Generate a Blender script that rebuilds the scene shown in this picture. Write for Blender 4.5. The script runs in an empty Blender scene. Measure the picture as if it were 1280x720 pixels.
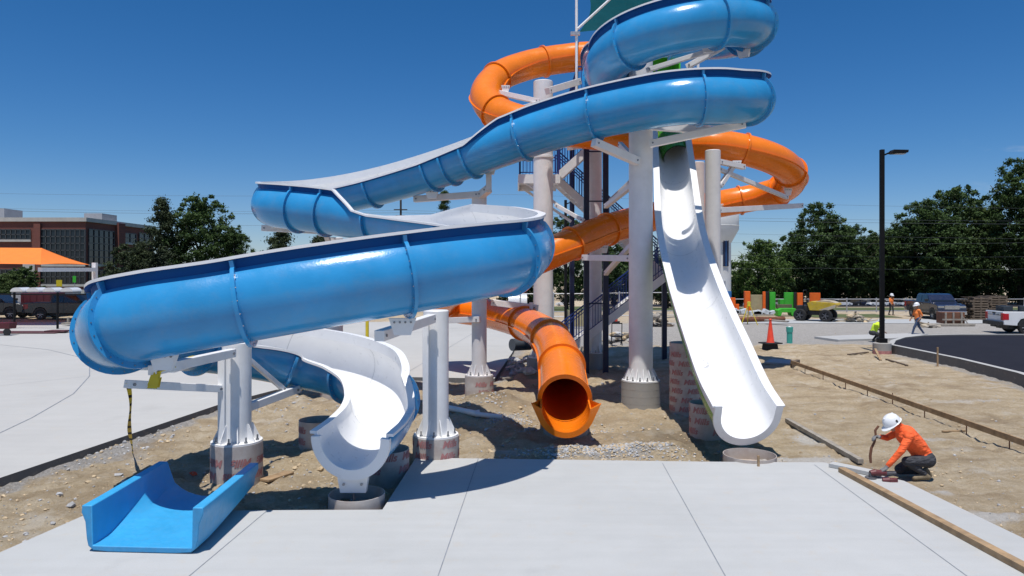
import bpy, bmesh, math, random
import numpy as np
from mathutils import Vector, Matrix, noise
random.seed(7)
R = math.radians
SC = bpy.context.scene
COL = SC.collection
H, F, HY = 3.6, 900.0, 340.0          # eye height, focal length and horizon row used while surveying the photo
V = Vector

def P(px, py, Y):
    return V(((px-640)/F*Y, Y, H-(py-HY)/F*Y))
def G(px, py, z=0.0):
    Y = (H-z)*F/(py-HY)
    return V(((px-640)/F*Y, Y, z))

# ------------------------------------------------------------------ materials
MATS = {}
def nodemat(name):
    m = bpy.data.materials.new(name); m.use_nodes = True
    nt = m.node_tree; b = nt.nodes['Principled BSDF']
    MATS[name] = m
    return m, nt, b
def N(nt, t, **kw):
    n = nt.nodes.new(t)
    for k, v in kw.items():
        if k.startswith('i_'):
            n.inputs[k[2:].replace('_', ' ')].default_value = v
        else: setattr(n, k, v)
    return n
def ramp(nt, fac, stops):
    r = nt.nodes.new('ShaderNodeValToRGB')
    e = r.color_ramp.elements
    e[0].position, e[0].color = stops[0][0], (*stops[0][1], 1)
    e[1].position, e[1].color = stops[-1][0], (*stops[-1][1], 1)
    for p, c in stops[1:-1]:
        q = e.new(p); q.color = (*c, 1)
    nt.links.new(fac, r.inputs[0])
    return r.outputs[0]
def mixc(nt, f, a, b, mode='MIX'):
    n = nt.nodes.new('ShaderNodeMix'); n.data_type = 'RGBA'; n.blend_type = mode
    for s, v in ((0, f), (6, a), (7, b)):
        if hasattr(v, 'default_value') or hasattr(v, 'links'): nt.links.new(v, n.inputs[s])
        else: n.inputs[s].default_value = v if s == 0 else (*v, 1)
    return n.outputs[2]
def coords(nt, obj=True):
    t = nt.nodes.new('ShaderNodeTexCoord')
    return t.outputs['Object']
def worldpos(nt):
    return nt.nodes.new('ShaderNodeNewGeometry').outputs['Position']
def noi(nt, scale, detail=4, rough=.55, vec=None):
    n = N(nt, 'ShaderNodeTexNoise'); n.inputs['Scale'].default_value = scale
    n.inputs['Detail'].default_value = detail; n.inputs['Roughness'].default_value = rough
    nt.links.new(vec if vec is not None else worldpos(nt), n.inputs['Vector'])
    return n.outputs['Fac']
def bump(nt, b, h, strength=.2, dist=.02):
    n = nt.nodes.new('ShaderNodeBump'); n.inputs['Strength'].default_value = strength
    n.inputs['Distance'].default_value = dist
    nt.links.new(h, n.inputs['Height']); nt.links.new(n.outputs[0], b.inputs['Normal'])
def sc(c, k): return tuple(min(1, x*k) for x in c)

def paint(name, col, rough=.4, var=.12, nscale=3, bumpk=.0, metal=0, dust=0.0, coat=0, spec=.5):
    """painted / moulded surface with slight tone variation, optional grime and orange peel"""
    m, nt, b = nodemat(name)
    f = noi(nt, nscale, 5)
    c = ramp(nt, f, [(.3, sc(col, 1-var)), (.7, sc(col, 1+var))])
    if dust:
        f2 = noi(nt, nscale*2.3, 6, .7)
        mk = ramp(nt, f2, [(.48, (0, 0, 0)), (.75, (dust,)*3)])
        c = mixc(nt, mk, c, (.33, .28, .22))
    nt.links.new(c, b.inputs['Base Color'])
    fr = noi(nt, nscale*4, 3)
    rr = ramp(nt, fr, [(.3, (rough*.8,)*3), (.7, (min(1, rough*1.25),)*3)])
    nt.links.new(rr, b.inputs['Roughness'])
    b.inputs['Metallic'].default_value = metal
    b.inputs['Coat Weight'].default_value = coat
    b.inputs['Specular IOR Level'].default_value = spec
    if bumpk: bump(nt, b, noi(nt, 28, 3), bumpk, .01)
    return m
paint('blue_gelcoat', (.032, .275, .575), .2, .11, 1.1, .16, dust=.12)
paint('blue_lip_shade', (.006, .075, .27), .6, .05, 1.3, .05, spec=.12)  # darker copy of the blue gelcoat: rim-overhang shade put into the lip colour
paint('blue_moulded', (.04, .35, .66), .42, .07, 4, .1, dust=.06)
paint('blue_moulded_edge', (.04, .27, .53), .6, .12, 9, .15, dust=.1)
paint('white_gelcoat', (.80, .805, .81), .32, .03, 2, .03, dust=.05)
paint('orange_gelcoat', (.84, .20, .008), .24, .08, 1.5, .05, dust=.05)
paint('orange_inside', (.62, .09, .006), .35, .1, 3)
paint('green_gelcoat', (.06, .28, .02), .25, .08, 2, .05)
paint('lime_plastic', (.10, .52, .02), .35, .1, 3)
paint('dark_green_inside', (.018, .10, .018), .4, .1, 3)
paint('white_steel', (.80, .80, .80), .42, .05, 2.5, .02, dust=.10)
paint('pale_steel', (.70, .68, .68), .45, .06, 2.5, .02, dust=.12)
paint('galvanised', (.42, .43, .45), .45, .12, 9, metal=.5)
paint('navy_steel', (.014, .035, .19), .4, .15, 4)
paint('dark_navy_steel', (.010, .016, .05), .4, .15, 4)
paint('black_paint', (.006, .006, .007), .55, .2, 4, spec=.2)
paint('rubber', (.016, .016, .017), .8, .3, 9, .2)
paint('bolt_steel', (.25, .26, .28), .35, .2, 30, metal=.7)
paint('tan_wood', (.33, .22, .12), .8, .3, 6, .3, dust=.3)
paint('grey_wood', (.30, .27, .23), .85, .25, 6, .3)
paint('dark_wood', (.13, .095, .065), .85, .35, 5, .3)
paint('rust', (.16, .06, .03), .8, .4, 5, .2)
paint('caution_yellow', (.62, .47, .02), .45, .1, 5)
paint('pvc_white', (.72, .71, .69), .4, .06, 5, dust=.15)
paint('teal_pvc', (.05, .36, .30), .45, .1, 5)
paint('signal_orange', (.85, .10, .03), .55, .1, 6)
paint('cone_orange', (.80, .07, .03), .5, .1, 6)
paint('hivis_orange', (.90, .13, .03), .85, .10, 5)
def folds(name, scale=7):
    m = MATS[name]; nt = m.node_tree; b = nt.nodes['Principled BSDF']
    mp = N(nt, 'ShaderNodeMapping'); mp.inputs['Rotation'].default_value = (.3, .9, .4); mp.inputs['Scale'].default_value = (1, 1, 2.6); nt.links.new(coords(nt), mp.inputs['Vector'])
    bump(nt, b, noi(nt, scale, 3, .5, mp.outputs[0]), .9, .06)
folds('hivis_orange')
paint('hivis_pale_orange', (.90, .24, .05), .8, .1, 8, .2)
paint('hivis_yellow', (.62, .85, .04), .8, .1, 8, .2)
paint('charcoal_cloth', (.045, .047, .055), .9, .25, 14, .3)
paint('denim', (.035, .06, .12), .9, .25, 14, .3)
folds('charcoal_cloth', 9)
paint('boot_leather', (.20, .155, .095), .8, .25, 14, .2)
paint('glove_grey', (.17, .17, .17), .85, .3, 20, .2)
paint('skin_tone', (.35, .19, .12), .55, .08, 12)
paint('hair_dark', (.02, .015, .01), .7, .2, 12)
paint('hat_white', (.78, .79, .80), .28, .03, 6)
paint('car_white', (.72, .73, .74), .22, .03, 2, coat=.6, dust=.05)
paint('car_black', (.012, .013, .016), .22, .1, 2, coat=.4, dust=.02)
paint('car_charcoal', (.012, .0125, .015), .3, .1, 2, coat=.4, dust=.03)
paint('car_navy', (.012, .018, .045), .22, .1, 2, coat=.6, dust=.05)
paint('car_red', (.30, .015, .015), .25, .1, 2, coat=.6)
paint('car_silver', (.42, .43, .44), .25, .06, 2, coat=.6, metal=.3)
paint('red_panel', (.085, .008, .014), .4, .15, 3)
paint('lamp_red', (.45, .01, .02), .2, .1, 4)
paint('chrome', (.6, .6, .6), .15, .05, 4, metal=.95)
paint('dark_glass', (.012, .014, .017), .06, .05, 1, spec=.8)
paint('window_glass', (.010, .014, .02), .10, .3, .3, spec=.5)
paint('window_frame', (.055, .058, .062), .4, .1, 2)
paint('brick_lintel', (.46, .44, .41), .8, .1, 1, .1)
paint('roof_metal', (.33, .34, .36), .5, .1, 1)
paint('teal_fabric', (.004, .09, .115), .8, .1, 3, .1)
def cloth_glow(name, k):
    m = MATS[name]; nt = m.node_tree; b = nt.nodes['Principled BSDF']; t = N(nt, 'ShaderNodeBsdfTranslucent'); nt.links.new(b.inputs['Base Color'].links[0].from_socket, t.inputs['Color'])
    x = N(nt, 'ShaderNodeMixShader'); x.inputs[0].default_value = k; nt.links.new(b.outputs[0], x.inputs[1]); nt.links.new(t.outputs[0], x.inputs[2]); nt.links.new(x.outputs[0], nt.nodes['Material Output'].inputs['Surface'])
MATS['teal_fabric'] and cloth_glow('teal_fabric', .45)
paint('seam', (.60, .61, .62), .6, .1, 5)
paint('orange_fabric', (.88, .22, .025), .75, .06, 2, .1)
paint('beige_panel', (.36, .31, .18), .7, .12, 3, .1)
paint('play_orange', (.82, .14, .01), .5, .1, 2)
paint('play_green', (.05, .42, .03), .5, .1, 2)
paint('play_blue', (.03, .17, .45), .5, .1, 2)
paint('play_black', (.02, .02, .02), .5, .1, 2)
paint('plastic_wrap', (.55, .60, .63), .3, .25, 9, .5)
paint('tower_white', (.66, .67, .66), .6, .05, .8, dust=.12)
paint('dumper_yellow', (.48, .33, .015), .5, .2, 3, dust=.35)
paint('dry_mud', (.42, .36, .27), .9, .2, 4, .4)
paint('grey_pipe', (.05, .06, .07), .5, .2, 4)
paint('maroon_mat', (.09, .035, .04), .9, .3, 5)
paint('stucco', (.50, .47, .42), .9, .08, .4, .1)
paint('sign_yellow', (.62, .50, .03), .5, .1, 5)
paint('wire', (.07, .08, .09), .6, .1, 2)
paint('tool_red', (.13, .03, .032), .5, .2, 20)
paint('tool_grey', (.10, .10, .11), .5, .2, 20)
paint('bark', (.055, .042, .032), .95, .3, 4, .4)
paint('brown_board', (.16, .07, .04), .8, .25, 4, .2)

def concrete(name, col, joint=False, k=1):
    m, nt, b = nodemat(name)
    w = worldpos(nt)
    a = noi(nt, .35*k, 4, .5, w); c1 = noi(nt, 2.2*k, 6, .65, w); c2 = noi(nt, 60, 3, .6, w)
    base = ramp(nt, a, [(.3, sc(col, .84)), (.5, col), (.72, sc(col, 1.09))])
    base = mixc(nt, .35, base, ramp(nt, c1, [(.25, sc(col, .80)), (.6, col), (.8, sc(col, 1.1))]))
    base = mixc(nt, .3, base, ramp(nt, c2, [(.3, sc(col, .82)), (.7, sc(col, 1.12))]))
    # long faint broom / trowel streaks
    mp = N(nt, 'ShaderNodeMapping'); mp.inputs['Scale'].default_value = (.25, 3.0, 1)
    nt.links.new(w, mp.inputs['Vector'])
    st = noi(nt, 1.6, 3, .5, mp.outputs[0])
    base = mixc(nt, .16, base, ramp(nt, st, [(.35, sc(col, .86)), (.65, sc(col, 1.08))]))
    # damp stains
    sn = noi(nt, .9*k, 5, .6, w)
    mk = ramp(nt, sn, [(.60, (0, 0, 0)), (.75, (.35,)*3)])
    base = mixc(nt, mk, base, sc(col, .72))
    ds = noi(nt, 3.2*k, 7, .72, w); base = mixc(nt, ramp(nt, ds, [(.56, (0, 0, 0)), (.72, (.42,)*3)]), base, (.47, .41, .33))
    pk = N(nt, 'ShaderNodeTexVoronoi'); pk.inputs['Scale'].default_value = 7; nt.links.new(w, pk.inputs['Vector'])
    base = mixc(nt, ramp(nt, pk.outputs['Distance'], [(.02, (.5,)*3), (.06, (0, 0, 0))]), base, sc(col, .6))
    nt.links.new(base, b.inputs['Base Color'])
    b.inputs['Roughness'].default_value = .85
    b.inputs['Specular IOR Level'].default_value = .3
    bump(nt, b, noi(nt, 90, 3, .6, w), .25, .006)
    return m
concrete('slab_concrete', (.455, .462, .455))
concrete('old_concrete', (.455, .45, .43), k=.5)
concrete('curb_concrete', (.42, .42, .41), k=2)
concrete('footing_concrete', (.33, .32, .30), k=3)
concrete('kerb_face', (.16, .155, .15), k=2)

def tube_paper():
    m, nt, b = nodemat('tube_paper')
    w = worldpos(nt)
    c = ramp(nt, noi(nt, 3.5, 6, .65, w), [(.3, (.40, .33, .30)), (.6, (.52, .48, .45)), (.8, (.58, .55, .53))])
    mp = N(nt, 'ShaderNodeSeparateXYZ'); nt.links.new(w, mp.inputs[0])
    mud = N(nt, 'ShaderNodeMapRange'); mud.inputs[1].default_value = -.15; mud.inputs[2].default_value = .18
    mud.inputs[3].default_value = .85; mud.inputs[4].default_value = 0
    nt.links.new(mp.outputs[2], mud.inputs[0])
    nn = noi(nt, 6, 5, .6, w)
    mul = N(nt, 'ShaderNodeMath', operation='MULTIPLY'); nt.links.new(mud.outputs[0], mul.inputs[0]); nt.links.new(nn, mul.inputs[1])
    c = mixc(nt, mul.outputs[0], c, (.30, .22, .14))
    nt.links.new(c, b.inputs['Base Color']); b.inputs['Roughness'].default_value = .8
    bump(nt, b, noi(nt, 15, 4, .6, w), .15, .01)
tube_paper()
paint('print_red', (.42, .19, .185), .8, .25, 9)

def ground_mat():
    m, nt, b = nodemat('earth')
    w = worldpos(nt)
    at = N(nt, 'ShaderNodeAttribute', attribute_name='mix')      # r gravel, g pale dust, b moist dark
    sep = N(nt, 'ShaderNodeSeparateColor'); nt.links.new(at.outputs['Color'], sep.inputs[0])
    big = noi(nt, .35, 4, .55, w); mid = noi(nt, 1.7, 6, .65, w); fine = noi(nt, 14, 6, .7, w); tiny = noi(nt, 70, 3, .7, w)
    tan = ramp(nt, big, [(.3, (.44, .32, .19)), (.5, (.56, .44, .285)), (.7, (.68, .575, .42))])
    tan = mixc(nt, .6, tan, ramp(nt, mid, [(.28, (.26, .175, .095)), (.46, (.54, .42, .27)), (.62, (.80, .70, .54))]))
    tan = mixc(nt, .4, tan, ramp(nt, fine, [(.3, (.27, .18, .09)), (.5, (.58, .45, .27)), (.7, (.80, .71, .55))]))
    # worn tracks and damp clay: long streaks plus broad patches
    mp = N(nt, 'ShaderNodeMapping'); mp.inputs['Rotation'].default_value = (0, 0, R(-58)); mp.inputs['Scale'].default_value = (.28, 2.4, 1); nt.links.new(w, mp.inputs['Vector'])
    stk = noi(nt, .8, 5, .6, mp.outputs[0]); tan = mixc(nt, ramp(nt, stk, [(.50, (0, 0, 0)), (.68, (.7,)*3)]), tan, (.32, .225, .13))
    pt = noi(nt, .55, 6, .65, w); tan = mixc(nt, ramp(nt, pt, [(.52, (0, 0, 0)), (.66, (.75,)*3)]), tan, (.29, .20, .115))
    pl = noi(nt, .8, 6, .7, w); tan = mixc(nt, ramp(nt, pl, [(.30, (.8,)*3), (.44, (0, 0, 0))]), tan, (.76, .70, .60))
    vor = N(nt, 'ShaderNodeTexVoronoi'); vor.inputs['Scale'].default_value = 26; nt.links.new(w, vor.inputs['Vector'])
    grv = ramp(nt, vor.outputs['Color'], [(.1, (.24, .24, .245)), (.5, (.42, .42, .42)), (.9, (.58, .57, .56))])
    grv = mixc(nt, .35, grv, ramp(nt, mid, [(.3, (.24, .22, .20)), (.7, (.48, .46, .43))]))
    def mask(ch, lo, hi):
        a = N(nt, 'ShaderNodeMath', operation='ADD'); nt.links.new(sep.outputs[ch], a.inputs[0])
        s = N(nt, 'ShaderNodeMath', operation='MULTIPLY_ADD'); nt.links.new(mid, s.inputs[0]); s.inputs[1].default_value = .9; s.inputs[2].default_value = -.45
        nt.links.new(s.outputs[0], a.inputs[1])
        return ramp(nt, a.outputs[0], [(lo, (0, 0, 0)), (hi, (1, 1, 1))])
    c = mixc(nt, mask(0, .38, .62), tan, grv)
    c = mixc(nt, mask(1, .40, .65), c, ramp(nt, fine, [(.3, (.58, .56, .52)), (.7, (.76, .74, .71))]))
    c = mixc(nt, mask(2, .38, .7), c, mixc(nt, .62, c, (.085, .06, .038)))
    c = mixc(nt, .25, c, ramp(nt, tiny, [(.3, (.22, .165, .10)), (.7, (.70, .62, .49))]))
    nt.links.new(c, b.inputs['Base Color']); b.inputs['Roughness'].default_value = .95
    b.inputs['Specular IOR Level'].default_value = .15
    hh = N(nt, 'ShaderNodeMath', operation='ADD'); nt.links.new(fine, hh.inputs[0]); nt.links.new(tiny, hh.inputs[1])
    bump(nt, b, hh.outputs[0], 1.0, .05)
ground_mat()

def asphalt():
    m, nt, b = nodemat('asphalt')
    w = worldpos(nt)
    c = ramp(nt, noi(nt, 1.2, 5, .6, w), [(.3, (.012, .013, .021)), (.7, (.020, .021, .031))])
    c = mixc(nt, .4, c, ramp(nt, noi(nt, 60, 3, .7, w), [(.3, (.008, .008, .012)), (.72, (.036, .037, .046))]))
    nt.links.new(c, b.inputs['Base Color']); b.inputs['Roughness'].default_value = .95; b.inputs['Specular IOR Level'].default_value = .12
    bump(nt, b, noi(nt, 60, 3, .7, w), .5, .01)
asphalt()
def grass_mat():
    m, nt, b = nodemat('lawn')
    w = worldpos(nt)
    c = ramp(nt, noi(nt, .6, 6, .7, w), [(.3, (.05, .075, .02)), (.55, (.09, .11, .035)), (.75, (.19, .17, .08))])
    nt.links.new(c, b.inputs['Base Color']); b.inputs['Roughness'].default_value = .95
    bump(nt, b, noi(nt, 12, 3, .7, w), .6, .05)
grass_mat()
def brick():
    m, nt, b = nodemat('brick')
    tc = coords(nt)
    mp = N(nt, 'ShaderNodeMapping'); mp.inputs['Rotation'].default_value = (R(90), 0, 0)
    nt.links.new(tc, mp.inputs['Vector'])
    br = N(nt, 'ShaderNodeTexBrick'); nt.links.new(mp.outputs[0], br.inputs['Vector'])
    br.inputs['Scale'].default_value = 3.3
    br.inputs['Color1'].default_value = (.20, .058, .042, 1); br.inputs['Color2'].default_value = (.13, .042, .033, 1)
    br.inputs['Mortar'].default_value = (.19, .15, .13, 1); br.inputs['Mortar Size'].default_value = .012
    c = mixc(nt, .5, br.outputs[0], ramp(nt, noi(nt, .5, 5, .6), [(.3, (.13, .044, .035)), (.7, (.21, .068, .052))]))
    nt.links.new(c, b.inputs['Base Color']); b.inputs['Roughness'].default_value = .9
brick()
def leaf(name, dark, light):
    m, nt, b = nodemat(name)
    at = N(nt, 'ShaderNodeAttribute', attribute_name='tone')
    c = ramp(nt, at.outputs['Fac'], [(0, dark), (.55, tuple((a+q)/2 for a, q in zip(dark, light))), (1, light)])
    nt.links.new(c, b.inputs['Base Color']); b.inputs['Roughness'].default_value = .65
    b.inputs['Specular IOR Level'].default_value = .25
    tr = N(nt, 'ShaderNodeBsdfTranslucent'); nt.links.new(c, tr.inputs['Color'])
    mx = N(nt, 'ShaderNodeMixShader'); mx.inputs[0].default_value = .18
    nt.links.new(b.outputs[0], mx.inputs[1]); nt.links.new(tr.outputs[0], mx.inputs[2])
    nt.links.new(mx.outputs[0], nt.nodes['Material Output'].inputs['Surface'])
leaf('leaf_dark', (.012, .029, .009), (.066, .115, .028))
leaf('leaf_mid', (.016, .036, .010), (.085, .125, .032))
leaf('leaf_light', (.026, .060, .012), (.11, .17, .035))
leaf('needle', (.013, .023, .012), (.062, .085, .034))
def chainlink():
    m, nt, b = nodemat('chain_link')
    w = worldpos(nt)
    sp = N(nt, 'ShaderNodeSeparateXYZ'); nt.links.new(w, sp.inputs[0])
    hz = N(nt, 'ShaderNodeMath', operation='ADD'); nt.links.new(sp.outputs[0], hz.inputs[0]); nt.links.new(sp.outputs[1], hz.inputs[1])
    outs = []
    for sg in (1, -1):
        a = N(nt, 'ShaderNodeMath', operation='MULTIPLY_ADD'); nt.links.new(sp.outputs[2], a.inputs[0]); a.inputs[1].default_value = sg
        nt.links.new(hz.outputs[0], a.inputs[2])
        d = N(nt, 'ShaderNodeMath', operation='DIVIDE'); nt.links.new(a.outputs[0], d.inputs[0]); d.inputs[1].default_value = .07
        f = N(nt, 'ShaderNodeMath', operation='FRACT'); nt.links.new(d.outputs[0], f.inputs[0])
        l = N(nt, 'ShaderNodeMath', operation='LESS_THAN'); nt.links.new(f.outputs[0], l.inputs[0]); l.inputs[1].default_value = .022
        outs.append(l)
    mx = N(nt, 'ShaderNodeMath', operation='MAXIMUM'); nt.links.new(outs[0].outputs[0], mx.inputs[0]); nt.links.new(outs[1].outputs[0], mx.inputs[1])
    nt.links.new(mx.outputs[0], b.inputs['Alpha'])
    b.inputs['Base Color'].default_value = (.06, .06, .062, 1); b.inputs['Roughness'].default_value = .5
chainlink()

# ------------------------------------------------------------------ mesh helpers
class MB:
    def __init__(s): s.v, s.f, s.m = [], [], []
    def add(s, vs, fs, mi=0):
        o = len(s.v); s.v += [tuple(p) for p in vs]
        s.f += [tuple(i+o for i in f) for f in fs]; s.m += [mi]*len(fs)
        return s
    def box(s, c, d, mi=0, M=None, taper=None):
        x, y, z = d[0]/2, d[1]/2, d[2]/2
        t = taper or (1, 1)
        vs = [V((-x, -y, -z)), V((x, -y, -z)), V((x, y, -z)), V((-x, y, -z)),
              V((-x*t[0], -y*t[1], z)), V((x*t[0], -y*t[1], z)), V((x*t[0], y*t[1], z)), V((-x*t[0], y*t[1], z))]
        if M is not None: vs = [M @ p for p in vs]
        c = V(c)
        return s.add([p+c for p in vs], [(3, 2, 1, 0), (4, 5, 6, 7), (0, 1, 5, 4), (1, 2, 6, 5), (2, 3, 7, 6), (3, 0, 4, 7)], mi)
    def beam(s, a, b, w, h=None, mi=0, up=V((0, 0, 1))):
        a, b = V(a), V(b); h = h or w
        t = (b-a).normalized()
        if abs(t.dot(up)) > .98: up = V((0, 1, 0))
        r = t.cross(up).normalized(); u = r.cross(t)
        vs = [p + r*sx*w/2 + u*su*h/2 for p in (a, b) for sx, su in ((-1, -1), (1, -1), (1, 1), (-1, 1))]
        return s.add(vs, [(0, 1, 2, 3), (7, 6, 5, 4), (0, 4, 5, 1), (1, 5, 6, 2), (2, 6, 7, 3), (3, 7, 4, 0)], mi)
    def cyl(s, a, b, r1, r2=None, n=16, mi=0, caps=True):
        a, b = V(a), V(b); r2 = r1 if r2 is None else r2
        t = (b-a).normalized(); up = V((0, 0, 1)) if abs(t.z) < .95 else V((1, 0, 0))
        r = t.cross(up).normalized(); u = r.cross(t)
        vs = []
        for p, q in ((a, r1), (b, r2)):
            for i in range(n):
                an = 2*math.pi*i/n
                vs.append(p + r*math.cos(an)*q + u*math.sin(an)*q)
        fs = [(i, i+n, (i+1) % n+n, (i+1) % n) for i in range(n)]
        if caps: fs += [tuple(range(n)), tuple(range(2*n-1, n-1, -1))]
        return s.add(vs, fs, mi)
    def tube(s, pts, r, n=10, mi=0, caps=True):
        pts = [V(p) for p in pts]; rs = r if isinstance(r, (list, tuple)) else [r]*len(pts)
        vs = []; ref = None
        for i, p in enumerate(pts):
            t = (pts[min(i+1, len(pts)-1)]-pts[max(i-1, 0)]).normalized()
            if ref is None:
                ref = t.cross(V((0, 0, 1)))
                if ref.length < .1: ref = t.cross(V((1, 0, 0)))
            ref = (ref - t*ref.dot(t)).normalized(); u = t.cross(ref)
            for k in range(n):
                an = 2*math.pi*k/n; vs.append(p + ref*math.cos(an)*rs[i] + u*math.sin(an)*rs[i])
        fs = []
        for i in range(len(pts)-1):
            for k in range(n):
                a = i*n+k; b2 = i*n+(k+1) % n; fs.append((a, b2, b2+n, a+n))
        if caps: fs += [tuple(range(n-1, -1, -1)), tuple(range((len(pts)-1)*n, len(pts)*n))]
        return s.add(vs, fs, mi)
    def lathe(s, prof, n=24, o=(0, 0, 0), mi=0, a0=0, a1=2*math.pi):
        o = V(o); full = abs(a1-a0-2*math.pi) < 1e-6; k = n if full else n+1
        vs = [o+V((r*math.cos(a0+(a1-a0)*i/n), r*math.sin(a0+(a1-a0)*i/n), z)) for r, z in prof for i in range(k)]
        fs = []
        for j in range(len(prof)-1):
            for i in range(n):
                i2 = (i+1) % k; fs.append((j*k+i, j*k+i2, (j+1)*k+i2, (j+1)*k+i))
        return s.add(vs, fs, mi)
    def prism(s, poly, z0, z1, mi=0, side=None):
        n = len(poly)
        ar = sum(poly[i][0]*poly[(i+1) % n][1]-poly[(i+1) % n][0]*poly[i][1] for i in range(n))
        if ar < 0: poly = poly[::-1]
        vs = [(p[0], p[1], z0) for p in poly]+[(p[0], p[1], z1) for p in poly]
        s.add(vs, [tuple(range(n, 2*n)), tuple(range(n-1, -1, -1))], mi)
        return s.add(vs, [(i, (i+1) % n, (i+1) % n+n, i+n) for i in range(n)], mi if side is None else side)
    def ext(s, poly, a, b, M=None, mi=0):
        """polygon given in (x,z), extruded along y from a to b, then moved by M"""
        n = len(poly)
        ar = sum(poly[i][0]*poly[(i+1) % n][1]-poly[(i+1) % n][0]*poly[i][1] for i in range(n))
        if ar < 0: poly = poly[::-1]
        vs = [V((p[0], a, p[1])) for p in poly]+[V((p[0], b, p[1])) for p in poly]
        if M is not None: vs = [M @ p for p in vs]
        return s.add(vs, [tuple(range(n)), tuple(range(2*n-1, n-1, -1))]+[(i+n, (i+1) % n+n, (i+1) % n, i) for i in range(n)], mi)
    def ball(s, c, r, n=12, mi=0, sq=(1, 1, 1)):
        c = V(c); prof = [(math.sin(math.pi*j/n), -math.cos(math.pi*j/n)) for j in range(n+1)]
        vs = [c+V((p[0]*math.cos(2*math.pi*i/n)*r*sq[0], p[0]*math.sin(2*math.pi*i/n)*r*sq[1], p[1]*r*sq[2])) for p in prof for i in range(n)]
        fs = [(j*n+i, j*n+(i+1) % n, (j+1)*n+(i+1) % n, (j+1)*n+i) for j in range(n) for i in range(n)]
        return s.add(vs, fs, mi)

def obj(name, mb, mats, parent=None, smooth=40, bevel=0, world=True):
    me = bpy.data.meshes.new(name)
    me.from_pydata([tuple(v) for v in mb.v], [], mb.f); me.validate(); 
    if isinstance(mats, str): mats = [mats]
    for k in mats: me.materials.append(MATS[k])
    if len(me.polygons) == len(mb.m): me.polygons.foreach_set('material_index', mb.m)
    if smooth:
        me.polygons.foreach_set('use_smooth', [True]*len(me.polygons)); me.set_sharp_from_angle(angle=R(smooth))
    me.update()
    o = bpy.data.objects.new(name, me); COL.objects.link(o)
    if parent is not None:
        o.parent = parent
        if world: o.matrix_parent_inverse = root_world(parent).inverted()
    if bevel:
        b = o.modifiers.new('edge', 'BEVEL'); b.width = bevel; b.segments = 2; b.limit_method = 'ANGLE'; b.angle_limit = R(50)
        b.harden_normals = False
    return o
def root_world(o):
    M = Matrix.Translation(o.location) @ o.rotation_euler.to_matrix().to_4x4()
    return (root_world(o.parent) @ o.matrix_parent_inverse @ M) if o.parent else M
def thing(name, label, cat, loc=(0, 0, 0), rz=0, group=None):
    o = bpy.data.objects.new(name, None); COL.objects.link(o)
    o.empty_display_size = .2
    o.location = loc; o.rotation_euler = (0, 0, rz); tag(o, label, cat, group)
    return o
def tag(o, label, cat, group=None):
    o['label'] = label; o['category'] = cat
    if group: o['group'] = group
    return o
def struct(name, mb, mats, **k):
    o = obj(name, mb, mats, **k); o['kind'] = 'structure'; return o
def local(name, mb, mats, parent, **k):
    """mesh given in the thing's own coordinates"""
    return obj(name, mb, mats, parent, world=False, **k)
def copy_tree(o, parent=None):
    c = o.copy(); COL.objects.link(c)
    if parent is not None: c.parent = parent
    for ch in list(o.children): copy_tree(ch, c)
    return c
# ------------------------------------------------------------------ ground
def xy(*pts): return [tuple(G(*p)[:2]) for p in pts]
FRONT = [(-6.9, 6.0), (-6.62, 9.0)] + xy((112, 641), (300, 638), (478, 637), (520, 572), (880, 577), (1030, 578), (1130, 601), (1280, 673)) + [(7.5, 7.9), (8.6, 3.0), (-7.2, 3.0)]
BACK = [(-40, 11.0)] + xy((-60, 618), (0, 597), (275, 505), (345, 487), (500, 471), (618, 473), (640, 441), (652, 418), (655, 402), (-900, 404))
ASPH = [tuple(G(*p, .30)[:2]) for p in ((1117, 432), (1120, 427), (1132, 423), (1155, 420.5), (1200, 419.5), (1700, 419), (1700, 560), (1400, 507), (1280, 468), (1205, 450))]
STRIP = xy((1018, 423), (1048, 427), (1118, 425), (1160, 419.3), (1140, 418.5), (1060, 421))

def inside(poly, X, Y):
    r = np.zeros(X.shape, bool); n = len(poly)
    for i in range(n):
        x1, y1 = poly[i]; x2, y2 = poly[(i+1) % n]
        c = ((y1 > Y) != (y2 > Y)) & (X < (x2-x1)*(Y-y1)/((y2-y1) or 1e-9)+x1)
        r ^= c
    return r
def dist_poly(poly, X, Y):
    d = np.full(X.shape, 1e9); n = len(poly)
    for i in range(n):
        ax, ay = poly[i]; bx, by = poly[(i+1) % n]
        dx, dy = bx-ax, by-ay; L = dx*dx+dy*dy or 1e-9
        t = np.clip(((X-ax)*dx+(Y-ay)*dy)/L, 0, 1)
        d = np.minimum(d, np.hypot(X-ax-t*dx, Y-ay-t*dy))
    return d
def nz(X, Y, s, seed=0, oct=4):
    out = np.empty(X.size); f = X.ravel(); g = Y.ravel()
    for i in range(X.size): out[i] = noise.fractal(V((f[i]*s+seed, g[i]*s-seed, seed*.37)), 1.0, 2.0, oct)
    return out.reshape(X.shape)
def axis(a0, a1, step, lo, hi):
    a = list(np.arange(a0, a1, step)); 
    d = step; x = a[-1]
    while x < hi: d *= 1.16; x += d; a.append(x)
    d = step; x = a0; pre = []
    while x > lo: d *= 1.16; x -= d; pre.append(x)
    return np.array(pre[::-1]+a)
gx = axis(-11, 15, .11, -700, 700); gy = axis(7.5, 32, .11, -30, 1500)
GX, GY = np.meshgrid(gx, gy)
def smooth01(t): t = np.clip(t, 0, 1); return t*t*(3-2*t)
def blob(p, r, h, z=0):
    c = G(*p, z); return h*np.exp(-(((GX-c.x)/r[0])**2+((GY-c.y)/r[1])**2))
near = np.clip(1-np.maximum(np.abs(GX-2)-18, np.abs(GY-20)-16)/8, 0, 1)
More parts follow.
